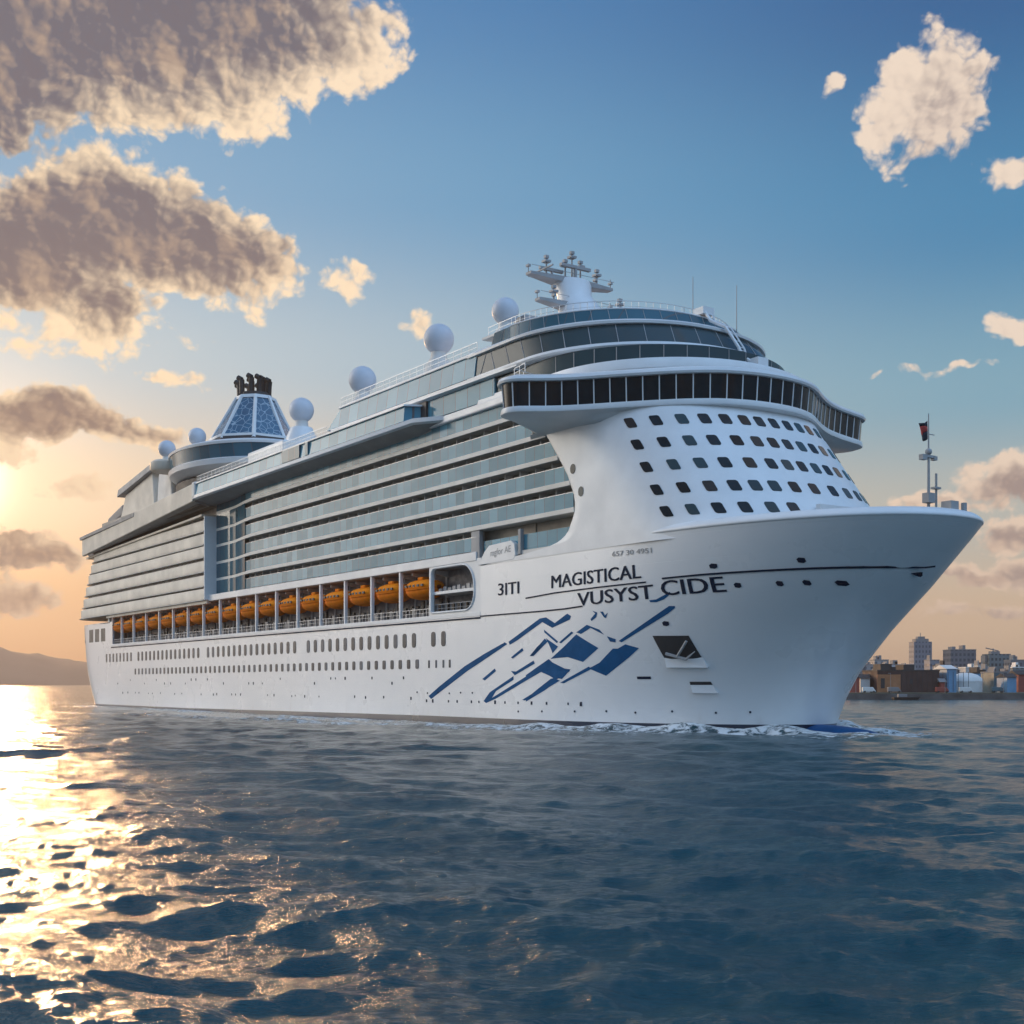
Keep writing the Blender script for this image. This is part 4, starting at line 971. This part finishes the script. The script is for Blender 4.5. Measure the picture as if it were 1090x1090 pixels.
# ---- bow signal mast
fm = MB(); X = -15.0
fm.bar((X, 0, 22), (X, 0, 23.4), .45, .4, n=10); fm.bar((X, 0, 23.4), (X, 0, 29.0), .17, .12, n=8); fm.bar((X, 0, 29), (X, 0, 33.0), .09, .05)
fm.box(X-.2, X+.2, -.9, .9, 28.5, 28.75); fm.box(X-.25, X+.25, .5, 1.2, 28.2, 28.75); fm.box(X-.25, X+.25, -1.1, -.6, 28.3, 28.7); fm.ball((X, 0, 29.1), .35)
fm.bar((X, -1.2, 22.6), (X, -1.2, 27.0), .12); fm.box(X-.3, X+.3, -1.6, -.7, 25.4, 25.6); fm.bar((X-.0, -1.2, 24.3), (X, 0, 24.3), .07); fm.box(X-.4, X+.4, -.5, .5, 23.9, 24.9)
fm.bar((X, -.1, 30.9), (X, -.9, 30.9), .05)
fm.build('bow_signal_mast', M['grey'], ship)
mb = MB(); mb.box(-17.5, -16.3, -1.5, -.3, 22.1, 23.9); mb.bar((-17,-3,22), (-17,-3,23.9), .3, n=10); mb.build('foredeck_winch', M['grey'], ship)
# flag (cloth, on its halyard)
fl = empty('ship_flag', to_world(-15.0, 0.1, 30.4), ROT)
fl.scale = (.8, .8, .8)
tag(fl, 'small dark and red ensign hanging in folds from the bow signal mast', 'flag')
mb = MB(); rows = []
for j in range(9):
    z = 2.3*(1-j/8); rows.append([(.35*math.sin(i*.9+j*.5)*(i/9), .08+1.6*i/9*(.82), z-.45*(i/9)-.15*math.sin(j*.8+i*.4)) for i in range(10)])
mb.grid(rows[:3]); a_ = mb.build('flag_upper', M['flagk'], fl, smooth=60, solid=.02)
mb = MB(); mb.grid(rows[2:6]); mb.build('flag_middle', M['flagm'], fl, smooth=60, solid=.02)
mb = MB(); mb.grid(rows[5:]); mb.build('flag_lower', M['flagk'], fl, smooth=60, solid=.02)

# ------------------------------------------------------------ lifeboats: one per bay
def lifeboat():
    root = empty('lifeboat', (0, 0, 0), ROT)
    def sec(x, zz):   # rounded boat sections
        k = max(0.02, 1-abs(x/3.95)**2.6)
        return k
    st = [-3.9, -3.7, -3.2, -2.4, -1.2, 0, 1.2, 2.4, 3.2, 3.7, 3.9]
    mb = MB(); rows = []
    for x in st:
        k = sec(x, 0)**.5; r = []
        for i in range(11):
            a = math.pi*(i/10); r.append((x, -1.75*k*math.cos(a), 1.25-1.3*k**.7*math.sin(a)**.8+.22*(x/3.9)**2))
        rows.append(r)
    mb.grid(rows); h_ = mb.build('hull', M['orange2'], root, smooth=50, solid=.05)
    mb = MB(); rows = []
    for x in st:
        k = sec(x, 0)**.45; r = []
        for i in range(13):
            a = math.pi*(i/12); r.append((x, -1.66*k*math.cos(a), 1.27+.22*(x/3.9)**2+1.45*k*math.sin(a)**.6))
        rows.append(r)
    mb.grid(rows); c_ = mb.build('canopy', M['orange'], root, smooth=50, solid=.04)
    mb = MB(); mb.tube([(x, 1.78*sec(x, 0)**.5+.02, 1.27+.22*(x/3.9)**2) for x in st], .09, 5); mb.build('fender', M['orange2'], root)
    for x in (-2.2, -1.1, 0, 1.1, 2.2): mb = MB(); mb.box(x-.28, x+.28, 1.50, 1.66, 1.65, 1.95); mb.build('window', M['dark'], root)
    mb = MB(); mb.box(-.7, .7, -.7, .7, 2.6, 3.05); mb.build('conning_hatch', M['orange'], root, bevel=.15)
    for x in (-2.9, 2.9): mb = MB(); mb.bar((x, 0, 2.3), (x, 0, 3.9), .07); mb.box(x-.15, x+.15, -.15, .15, 2.3, 2.6); mb.build('hoist_hook', M['grey'], root)
    return root
proto = lifeboat(); kids = list(proto.children)
nb = len(PIL)-1
ordn = ['first', 'second', 'third', 'fourth', 'fifth', 'sixth', 'seventh', 'eighth', 'ninth', 'tenth', 'eleventh', 'twelfth', 'thirteenth', 'fourteenth', 'fifteenth', 'sixteenth', 'seventeenth']
for i in range(nb):
    xc = (PIL[i]+PIL[i+1])/2
    r_ = proto if i == 0 else proto.copy()
    if i: 
        C.objects.link(r_)
        for c_ in kids:
            q = c_.copy(); C.objects.link(q); q.parent = r_
    r_.location = to_world(xc, 14.75, 17.75)
    if i == 0: lab = 'orange lifeboat closest to the bow, hung beside the rounded mooring opening'
    elif i == nb-1: lab = 'orange lifeboat closest to the stern, last of the row under the balconies'
    else: lab = 'orange lifeboat hung in its bay, %s of the row counted from the bow' % ordn[i]
    r_.scale = (1.06, 1.15, 1.08)
    tag(r_, lab, 'lifeboat', 'orange lifeboats hung along the ship promenade')
    for dx in (-2.9, 2.9):
        mb = MB(); mb.hexa([(xc+dx-.2,12.6,20.9),(xc+dx+.2,12.6,20.9),(xc+dx+.2,15.2,21.4),(xc+dx-.2,15.2,21.4),(xc+dx-.2,12.6,21.8),(xc+dx+.2,12.6,21.8),(xc+dx+.2,15.2,21.8),(xc+dx-.2,15.2,21.8)])
        mb.bar((xc+dx, 12.8, 15.2), (xc+dx, 12.8, 21), .16)
        mb.build('davit', M['deckwhite'], ship)

# ------------------------------------------------------------ land: quay, city, hills
def struct(name, mb, m, smooth=None, **k): return tag(mb.build(name, m, None, smooth=smooth, **k), kind='structure')
M['quay'] = mat('quay_stone', (.085,.075,.065), .85, col2=(.035,.03,.028), vscale=.15, bump=.5, bscale=1)
M['land'] = mat('dry_ground', (.14,.12,.09), .9, col2=(.08,.09,.05), vscale=.02)
mb = MB(); qz = []
mb.hexa([(20,446,-3),(1500,430,-3),(1500,2600,-3),(-40,2600,-3),(22,449,2.0),(1500,433,2.0),(1500,2600,2.2),(-40,2600,2.2)])
struct('quay', mb, M['quay'])
mb = MB(); mb.hexa([(30,453,1.9),(1500,437,1.9),(1500,2598,1.9),(-35,2598,1.9),(30,453,2.35),(1500,437,2.35),(1500,2598,2.5),(-35,2598,2.5)]); struct('ground', mb, M['land'])
def bmat(name, wall, win, fw, fh, mw=.45, mh=.5, rough=.7):
    """facade with a regular window grid (far away)"""
    m = bpy.data.materials.new(name); m.use_nodes = True; T = NT(m.node_tree); b = m.node_tree.nodes['Principled BSDF']
    co = T.n.new('ShaderNodeTexCoord').outputs['Object']; s = T.n.new('ShaderNodeSeparateXYZ'); T.put(s.inputs[0], co)
    hx = T.m('ADD', s.outputs[0], s.outputs[1])
    fx = T.m('FRACT', T.m('DIVIDE', hx, fw)); fz = T.m('FRACT', T.m('DIVIDE', s.outputs[2], fh))
    w_ = T.m('MULTIPLY', T.m('LESS_THAN', T.m('ABSOLUTE', T.m('SUBTRACT', fx, .5)), mw/2), T.m('LESS_THAN', T.m('ABSOLUTE', T.m('SUBTRACT', fz, .5)), mh/2))
    geo = T.n.new('ShaderNodeNewGeometry'); gs = T.n.new('ShaderNodeSeparateXYZ'); T.put(gs.inputs[0], geo.outputs['Normal'])
    w_ = T.m('MULTIPLY', w_, T.m('LESS_THAN', T.m('ABSOLUTE', gs.outputs[2]), .5))
    wl = T.mix(T.rng(T.noise(co, .08, 5), .35, .7), (*wall, 1), (*[x*.75 for x in wall], 1))
    T.put(b.inputs['Base Color'], T.mix(w_, wl, (*win, 1))); T.put(b.inputs['Roughness'], T.m('MULTIPLY_ADD', w_, -.5, rough)); return m
def building(name, label, u0, u1, vtop, Y, m, depth=None, cat='building', roof=None, extra=None, group='city buildings along the far shore', parap=True, rm=None):
    x0, x1 = (u0-545)/1350*Y, (u1-545)/1350*Y; H = CAMH+(728-vtop)*Y/1350-2.4; wdt = x1-x0; dp = depth or max(10, wdt*.9)
    r_ = empty(name, ((x0+x1)/2, Y+dp/2, 2.4)); tag(r_, label, cat, group)
    mb = MB(); mb.box(-wdt/2, wdt/2, -dp/2, dp/2, -.1, H); mb.build('wall', m, r_)
    rm = rm or M['bgrey']
    if roof == 'flat' or roof is None:
        mb = MB(); t_ = .6
        mb.box(-wdt/2-.15, wdt/2+.15, -dp/2-.15, dp/2+.15, H, H+.5); mb.build('roof', rm, r_)
        mb = MB(); k_ = max(1, int(wdt/9))
        for i in range(k_+1):
            a = random.uniform(-.42, .2)*wdt; b = random.uniform(.08, .2)*wdt; mb.box(a, a+b, -dp*.3, dp*.2, H+.5, H+.5+random.uniform(1, 2.6))
        mb.build('roof_plant', rm, r_)
    elif roof == 'step':
        mb = MB(); mb.box(-wdt*.36, wdt*.36, -dp*.36, dp*.36, H, H+1.8); mb.box(-wdt*.2, wdt*.2, -dp*.2, dp*.2, H+1.8, H+3.2); mb.bar((0,0,H+3), (0,0,H+5.5), .2); mb.build('roof', rm, r_)
    elif roof == 'crane':
        mb = MB(); mb.box(-wdt*.5-1.5, -wdt*.5+.8, -dp*.3, dp*.3, H-5, H-.8); mb.box(-wdt*.3, wdt*.1, -dp*.2, dp*.2, H, H+1.6); mb.bar((-wdt*.15,0,H), (-wdt*.15,0,H+3.2), .3); mb.bar((-wdt*.5,0,H+3.5), (wdt*.1,0,H+1.8), .3); mb.build('roof', rm, r_)
    elif roof == 'gable':
        mb = MB(); e = .5; mb.add([(-wdt/2-e,-dp/2-e,H),(wdt/2+e,-dp/2-e,H),(wdt/2+e,dp/2+e,H),(-wdt/2-e,dp/2+e,H),(-wdt/2-e,0,H+wdt*.1+1.2),(wdt/2+e,0,H+wdt*.1+1.2)], [(0,1,5,4),(2,3,4,5),(0,4,3),(1,2,5),(0,3,2,1)]); mb.build('roof', rm, r_)
    if extra: extra(r_, wdt, dp, H)
    return r_
M['bgrey'] = mat('concrete', (.26,.25,.25), .8, var=.25, vscale=.1)
M['tower1'] = bmat('tower_facade', (.23,.235,.27), (.09,.10,.13), 2.0, 3.0, .5, .5)
M['tower2'] = bmat('slab_facade', (.17,.17,.19), (.07,.08,.10), 2.4, 3.1, .55, .55)
M['tower3'] = bmat('teal_facade', (.16,.19,.20), (.05,.07,.08), 2.2, 3.1, .55, .5)
M['mid'] = bmat('mid_facade', (.36,.34,.34), (.12,.13,.15), 3.2, 3.2, .4, .4)
M['mid2'] = bmat('pale_facade', (.52,.50,.48), (.14,.15,.17), 3.0, 3.2, .4, .4)
M['brick'] = mat('brown_cladding', (.075,.042,.036), .8, var=.3, vscale=.2)
M['obrick'] = mat('orange_brick', (.42,.18,.08), .8, var=.25, vscale=.3)
M['bluew'] = mat('blue_cladding', (.14,.32,.50), .5, var=.25, vscale=.2)
M['whitew'] = mat('white_cladding', (.74,.72,.68), .6, var=.15, vscale=.2)
M['redb'] = mat('red_cladding', (.32,.07,.05), .7, var=.2)
M['darkroof'] = mat('dark_roof', (.05,.045,.045), .8, var=.3)
M['tealw'] = mat('teal_cladding', (.06,.13,.16), .5, var=.3)
building('tower_block', 'tallest slim grey tower with stepped roof on the far shore', 973, 992, 683, 760, M['tower1'], roof='step')
building('tower_block', 'wide dark slab tower standing alone behind the blue hall', 1012, 1039, 692, 740, M['tower2'])
building('tower_block', 'dark tower with rooftop crane near the right picture edge', 1053, 1076, 696, 720, M['tower3'], roof='crane')
building('tower_block', 'low grey block adjoining the right side of the tallest tower', 990, 1000, 703, 700, M['tower1'])
building('office_block', 'grey block with flat raised roof, third from the bow', 931, 946, 703, 680, M['mid'])
building('office_block', 'low wide grey block left of the tallest tower', 949, 975, 708, 690, M['mid'])
building('office_block', 'dark grey block next to the ship bow', 912, 922, 704, 640, M['tower2'])
building('office_block', 'small grey block between bow and raised roof block', 922, 933, 708, 650, M['mid'])
building('office_block', 'pale block with small gabled roof behind the brown warehouse', 936, 962, 713, 600, M['mid2'], roof='gable')
building('office_block', 'pale block right of the brown warehouse under a dark roof', 1000, 1010, 709, 620, M['mid2'], rm=M['darkroof'])
building('office_block', 'dark block at the far right picture edge', 1076, 1092, 703, 700, M['tower2'])
building('office_block', 'low teal grey block beside the right picture edge', 1078, 1100, 711, 600, M['tower3'], rm=M['whitew'])
building('office_block', 'pale narrow block with white roof beside the slab tower', 1028, 1040, 711, 600, M['mid2'], rm=M['whitew'])
for (a_, b_, v_, Y_, m_, l_, rf) in [(896,906,712,640,'mid','small grey block just visible against the ship bow',None),(941,948,711,560,'tower2','narrow dark block between two pale ones behind the warehouse',None),(962,972,712,540,'mid','grey block close behind the brown warehouse roof',None),
  (1001,1009,714,520,'tower3','teal grey block close behind the blue hall',None),(1041,1050,708,680,'mid2','pale distant block between the slab tower and crane tower',None),(1046,1056,713,560,'mid','grey block behind the pale blue hall',None),(1070,1079,716,520,'mid2','pale low block between crane tower and picture edge',None),
  (1084,1096,718,480,'redb','red brown hall at the far right of the quay','gable'),(916,926,722,475,'whitew','tiny white hut beside the grey shed','gable'),(1072,1082,721,470,'bluew','small blue hut on the quay at the right','gable')]:
    building('city_block', l_, a_, b_, v_, Y_, M[m_], roof=rf, rm=M['darkroof'] if rf else None)
def wh_extra(r_, wd, dp, H):
    mb = MB(); mb.box(-wd/2-.1, -wd/2+8.5, -dp/2-.25, -dp/2+.5, 0, H-1.2); e_ = mb.build('brick_annex', M['obrick'], r_)
    mb = MB(); mb.box(-wd/2+1.2, -wd/2+2.6, -dp/2-.4, -dp/2-.2, 1.5, H-2.6); mb.build('door', M['dark'], e_)
    mb = MB(); mb.box(wd*.02, wd*.07, -dp/2-.12, -dp/2+.1, H*.4, H*.65); mb.build('hatch', M['dark'], r_)
    mb = MB()
    for i in range(14): mb.box(-wd/2+9+i*1.9, -wd/2+9.12+i*1.9, -dp/2-.1, -dp/2+.1, .3, H-.2)
    mb.build('wall_ribs', M['darkroof'], r_)
building('warehouse', 'long dark brown warehouse with orange brick end on the quay', 934, 1000, 714.5, 470, M['brick'], depth=20, cat='warehouse', extra=wh_extra, rm=M['darkroof'])
building('storage_shed', 'small red brown shed between the bow and the warehouse', 905, 915, 721, 468, M['redb'], depth=8, cat='shed', roof='gable', rm=M['darkroof'])
building('storage_shed', 'small cream shed just left of the orange brick end', 924, 932, 719, 480, M['whitew'], depth=8, cat='shed')
building('storage_shed', 'grey shed between the red shed and the cream shed', 914, 923, 717, 500, M['mid'], depth=10, cat='shed')
building('storage_shed', 'bright blue hall with white gabled front on the quay', 1008, 1018, 712, 470, M['bluew'], depth=14, cat='shed', roof='gable', rm=M['whitew'])
building('storage_shed', 'small dark red hut at the right end of the warehouse', 1001, 1006, 726, 468, M['redb'], depth=4, cat='shed', roof='gable')
building('harbour_hall', 'wide pale blue hall with dark flat roof behind the round tank', 1036, 1058, 717, 520, M['bluew'], depth=18, cat='hall', rm=M['darkroof'])
building('harbour_hall', 'dark teal hall right of the pale blue hall', 1058, 1072, 716, 500, M['tealw'], depth=14, cat='hall')
building('harbour_hall', 'blue and grey hall left of the round tank', 1018, 1026, 717, 500, M['tealw'], depth=10, cat='hall')
tk = empty('storage_tank', ((1034-545)/1350*478, 484, 2.4)); tag(tk, 'round white storage tank with domed roof on the quay', 'tank')
mb = MB(); mb.lathe([(6.2, 0), (6.2, 4.0)], n=28); mb.build('tank_wall', M['whitew'], tk, smooth=40)
mb = MB(); mb.lathe([(6.3, 4.0), (5.9, 5.2), (4.4, 6.5), (2.2, 7.2), (.1, 7.4)], n=28); mb.build('dome_roof', M['whitew'], tk, smooth=60)
bo = empty('moored_boat', ((963-545)/1350*438, 438, 0), .05); tag(bo, 'small dark workboat moored below the brown warehouse', 'boat')
mb = MB(); mb.loft([([(-4,-1),(3,-1.1),(4.4,0),(3,1.1),(-4,1)], -.5), ([(-4.2,-1.3),(3.2,-1.4),(5.4,0),(3.2,1.4),(-4.2,1.3)], .9)]); mb.build('hull', M['black'], bo)
mb = MB(); mb.box(-2.4, .6, -.9, .9, .9, 2.0); mb.build('cabin', M['bgrey'], bo, bevel=.1)
# quayside clutter: lamp posts, parked vehicles
lp_m = None
for i, (u, wh) in enumerate([(911, 'leftmost'), (948, 'in front of the brown warehouse'), (1006, 'beside the blue hall'), (1046, 'in front of the pale blue hall'), (1068, 'near the right picture edge')]):
    if i == 0:
        lp = empty('quay_lamp', (0, 0, 0)); mb = MB(); mb.bar((0,0,0), (0,0,7), .1, .06); mb.build('pole', M['bgrey'], lp)
        mb = MB(); mb.box(-.9, .1, -.12, .12, 6.9, 7.1); mb.build('lamp_head', M['bgrey'], lp); q = lp
    else:
        q = lp.copy(); C.objects.link(q)
        for c_ in lp.children: 
            c2 = c_.copy(); C.objects.link(c2); c2.parent = q
    q.location = ((u-545)/1350*459, 459, 2.35); tag(q, 'thin grey quay lamp %s' % wh, 'street lamp', 'lamps along the quay')
for i, (u, c_, nm) in enumerate([(925,'whitew','white van parked left of the warehouse'),(1003,'redb','red van parked right of the warehouse'),(1028,'whitew','white van parked by the round tank'),(1062,'tealw','dark van parked before the teal hall'),(952,'bgrey','grey van parked before the brown warehouse')]):
    r_ = empty('parked_van', ((u-545)/1350*461, 461, 2.35), random.uniform(-.1, .1)); tag(r_, nm, 'van', 'vans parked on the quay')
    mb = MB(); mb.hexa([(-2.4,-.9,.35),(2.4,-.9,.35),(2.4,.9,.35),(-2.4,.9,.35),(-2.4,-.85,2.0),(1.3,-.85,2.0),(1.3,.85,2.0),(-2.4,.85,2.0)]); mb.build('body', M[c_], r_, bevel=.12)
    mb = MB()
    for x in (-1.6, 1.6):
        mb.bar((x, -.95, .35), (x, .95, .35), .35, n=12)
    mb.build('wheels', M['black'], r_)
# distant hills on the left
def ridge(pts, Y, dp, name, m):
    mb = MB(); rows = []
    n = 90; rr2 = random.Random(3)
    for j in range(12):
        q = j/11; row = []
        for i in range(n+1):
            uu = lerp(pts[0][0], pts[-1][0], i/n); hv = interp(pts, uu); 
            x = (uu-545)/1350*Y*(1+.1*q); hh = hv*Y/1350*math.sin(math.pi*q)**.8*(1+.06*math.sin(i*1.7+j)+.05*math.sin(i*.6+2*j)+.03*rr2.random())
            row.append((x, Y+dp*(q-.5), hh-2))
        rows.append(row)
    mb.grid(rows); return struct(name, mb, m, smooth=60)
M['hill'] = mat('hill_slope', (.10,.075,.05), .9, col2=(.05,.05,.03), vscale=.004)
ridge([(-600,20),(-420,60),(-250,75),(-120,50),(-60,30),(0,30),(25,37),(45,36),(62,32),(80,30),(100,24),(150,22),(240,12),(330,2)], 6500, 1600, 'hills', M['hill'])
ridge([(860,2),(930,6),(1010,9),(1100,8),(1250,12),(1600,20),(2000,8)], 5200, 900, 'hills', M['hill'])

# ------------------------------------------------------------ water
def fft_tile(L, n, V, wdir, seed, kmin, kmax, std, spread=2.0, chop=1.0):
    rs = np.random.RandomState(seed); g_ = 9.81; k1 = np.fft.fftfreq(n, L/n)*2*np.pi
    kx, ky = np.meshgrid(k1, k1, indexing='ij'); kk = np.hypot(kx, ky); kk[0, 0] = 1e-6
    Lw = V*V/g_; cosf = (kx*math.cos(wdir)+ky*math.sin(wdir))/kk
    Ph = np.exp(-1/(kk*Lw)**2)/kk**4*(np.abs(cosf)**spread*.9+.1)*np.exp(-(kk*.04)**2)
    Ph[(kk < kmin) | (kk > kmax)] = 0
    h = (rs.randn(n, n)+1j*rs.randn(n, n))*np.sqrt(Ph)
    ht = np.fft.ifft2(h).real*n*n; sc_ = std/ht.std()
    dx = np.fft.ifft2(-1j*kx/kk*h).real*n*n; dy = np.fft.ifft2(-1j*ky/kk*h).real*n*n
    return ht*sc_, dx*sc_*chop, dy*sc_*chop
def sample(tile, L, x, y):
    n = tile.shape[0]; u = x/L*n; v = y/L*n; i = np.floor(u).astype(np.int64); j = np.floor(v).astype(np.int64); a = u-i; b = v-j
    i0 = i % n; i1 = (i+1) % n; j0 = j % n; j1 = (j+1) % n
    return tile[i0, j0]*(1-a)*(1-b)+tile[i1, j0]*a*(1-b)+tile[i0, j1]*(1-a)*b+tile[i1, j1]*a*b
WD = R(65)
TA = fft_tile(173.0, 512, 4.6, WD, 11, .15, 5.0, .125, chop=1.2)
TB = fft_tile(41.0, 512, 3.0, WD+.35, 5, 2.0, 30.0, .038, spread=1.0, chop=1.1)
TC = fft_tile(611.0, 512, 7.5, WD-.4, 3, .02, .30, .06, chop=.8)
ang = np.concatenate([np.linspace(-180, -32, 75)[:-1], np.linspace(-32, 32, 860), np.linspace(32, 180, 75)[1:]])
r1_ = 3.0*np.exp(np.arange(0, 900)*0.0062); r1_ = r1_[r1_ < 520]
r2_ = 520*np.exp(np.arange(0, 150)*0.033); rad = np.concatenate([[.05, 1.5], r1_, r2_])
AA, RR = np.meshgrid(np.radians(ang), rad, indexing='ij')
X0 = RR*np.sin(AA); Y0 = RR*np.cos(AA)
da = np.gradient(np.radians(ang))[:, None]*RR; dr = np.gradient(rad)[None, :]*np.ones_like(AA); cell = np.maximum(da, dr)
def fade(cell, lo_, hi_): return np.clip((hi_-cell)/(hi_-lo_), 0, 1)
wA = fade(cell, .9, 3.2); wB = fade(cell, .18, .6); wC = fade(cell, 6, 25)
Z = np.zeros_like(X0); XX = X0.copy(); YY = Y0.copy()
for (T_, L_, w_) in ((TA, 173.0, wA), (TB, 41.0, wB), (TC, 611.0, wC)):
    Z += sample(T_[0], L_, X0, Y0)*w_; XX -= sample(T_[1], L_, X0, Y0)*w_; YY -= sample(T_[2], L_, X0, Y0)*w_
# ship coordinates of every water point: wake, bow wave and foam follow the waterline
sx_ = (X0-BX)*DV[0]+(Y0-BY)*DV[1]; tx_ = (X0-BX)*SV[0]+(Y0-BY)*SV[1]
tab_s = np.linspace(-12, 245, 500)
def wl(s):
    if s < 0: return 2.4*math.sqrt(max(0, 1-((-s)/11)**2)) if s > -11 else 0
    return max(hull_w(s, 0.2), 2.4) if s < 200 else stern_w(s, 0.2) if s < 227 else 0
tab_w = np.array([wl(s) for s in tab_s]); ww = np.interp(sx_, tab_s, tab_w)
e = np.abs(tx_)-ww
inr = (sx_ > -13) & (sx_ < 232)
calm = 1-.55*np.exp(-np.clip(e, 0, None)/6)*inr
Z *= calm
es = np.where(inr, e, 50)
near_bow = np.exp(-np.clip(sx_+2, 0, None)/30)
md_ = .62+.22*np.sin(sx_/4.1+1)+.18*np.sin(sx_/1.7+tx_*.3)+.2*np.sin(sx_/13.)
Z += np.where(inr, np.exp(-((es-3.2)/2.0)**2)*(.20+.42*near_bow)*md_, 0)
Z += .5*np.exp(-(((sx_+12)/3.5)**2+(tx_/4.5)**2))*md_
# diverging bow wave
arm = es - (sx_+8)*.16
Z += np.where((sx_ > -8) & (sx_ < 220), .75*md_*np.exp(-(arm/2.4)**2)*np.exp(-np.clip(sx_, 0, None)/120), 0)
foam = np.where(inr, np.exp(-(np.clip(es, 0, None)/(9+3*near_bow))**1.5)*(.66+.12*near_bow+.14*np.sin(sx_/11)), 0)
foam = np.maximum(foam, .66*np.exp(-(((sx_+5)/11)**2+(tx_/6.0)**2)**1.5))
foam = np.maximum(foam, np.where((sx_ > -6) & (sx_ < 170), .74*np.exp(-(arm/4.5)**2)*np.exp(-np.clip(sx_, 0, None)/260), 0))
foam = np.maximum(foam, np.where((sx_ > 225) & (sx_ < 420) & (np.abs(tx_) < 22), .55*(1-np.clip(np.abs(tx_)/22, 0, 1)**3)*np.exp(-(sx_-225)/90), 0))
foam = np.maximum(foam, np.clip((Z-.52)*.9, 0, .36)*(RR < 120))
na, nr = XX.shape
co = np.stack([XX, YY, Z], -1).reshape(-1, 3).astype(np.float32)
ii, jj = np.meshgrid(np.arange(na-1), np.arange(nr-1), indexing='ij'); a = (ii*nr+jj).ravel()
quads = np.stack([a, a+1, a+nr+1, a+nr], -1).astype(np.int32)
me = bpy.data.meshes.new('sea_water'); me.vertices.add(len(co)); me.vertices.foreach_set('co', co.ravel())
me.loops.add(quads.size); me.loops.foreach_set('vertex_index', quads.ravel()); me.polygons.add(len(quads))
me.polygons.foreach_set('loop_start', np.arange(0, quads.size, 4, dtype=np.int32)); me.polygons.foreach_set('loop_total', np.full(len(quads), 4, np.int32))
me.update(calc_edges=True); me.validate(); me.shade_smooth()
at = me.attributes.new('foam', 'FLOAT', 'POINT'); at.data.foreach_set('value', foam.ravel().astype(np.float32))
m = bpy.data.materials.new('sea_water'); m.use_nodes = True; T = NT(m.node_tree); b = m.node_tree.nodes['Principled BSDF']
cob = T.n.new('ShaderNodeTexCoord').outputs['Object']
att = T.n.new('ShaderNodeAttribute'); att.attribute_name = 'foam'
n1 = T.noise(T.v('MULTIPLY', cob, (1, 1, 0)), .9, 8, .68, dist=.6); n2 = T.noise(cob, .13, 4)
fm_ = T.rng(T.m('ADD', T.m('MULTIPLY', att.outputs['Fac'], 1.0), T.m('MULTIPLY', T.m('SUBTRACT', n1, .5), 2.3)), .42, .74, smooth=True)
fm_ = T.m('MULTIPLY', fm_, T.rng(att.outputs['Fac'], .04, .2))
base = T.mix(T.rng(n2, .3, .7), (.003,.040,.055,1), (.006,.058,.075,1))
T.put(b.inputs['Base Color'], T.mix(fm_, base, (.74,.78,.80,1)))
T.put(b.inputs['Roughness'], T.m('MULTIPLY_ADD', fm_, .55, .15)); b.inputs['IOR'].default_value = 1.333
b.inputs['Specular IOR Level'].default_value = .5
geo = T.n.new('ShaderNodeNewGeometry')
dist = T.v('LENGTH', cob); rp1 = T.noise(T.v('MULTIPLY', cob, (1, 1.5, 1)), 2.6, 7, .62); rp2 = T.noise(T.v('MULTIPLY', cob, (.8, 1.6, 1)), .5, 6, .6)
hh = T.m('ADD', T.m('MULTIPLY', rp1, T.rng(dist, 10, 150, .12, .045)), T.m('MULTIPLY', rp2, T.rng(dist, 40, 1500, .22, .5)))
rp3 = T.noise(T.v('MULTIPLY', cob, (1, 1.4, 1)), 8.0, 5, .6)
hh = T.m('ADD', hh, T.m('MULTIPLY', rp3, T.rng(dist, 12, 80, .032, 0)))
hh = T.m('ADD', hh, T.m('MULTIPLY', T.m('MULTIPLY', fm_, n1), .12))
bn = T.n.new('ShaderNodeBump'); bn.inputs['Strength'].default_value = 1.0; bn.inputs['Distance'].default_value = 1.0; T.put(bn.inputs['Height'], hh); T.l.new(bn.outputs[0], b.inputs['Normal'])
me.materials.append(m)
sea = bpy.data.objects.new('water', me); C.objects.link(sea); tag(sea, kind='structure')

# ------------------------------------------------------------ air
mb = MB(); mb.box(-9000, 9000, -300, 7600, -5, 420)
hz = mb.build('haze', mat('haze_unused', (1,1,1)), None); hz.data.materials.clear()
hm = bpy.data.materials.new('haze'); hm.use_nodes = True; nt = hm.node_tree; nt.nodes.clear()
pv = nt.nodes.new('ShaderNodeVolumePrincipled'); pv.inputs['Color'].default_value = (.95,.78,.64,1); pv.inputs['Density'].default_value = HAZE; pv.inputs['Anisotropy'].default_value = .35
on = nt.nodes.new('ShaderNodeOutputMaterial'); nt.links.new(pv.outputs[0], on.inputs['Volume']); hz.data.materials.append(hm); tag(hz, kind='stuff')
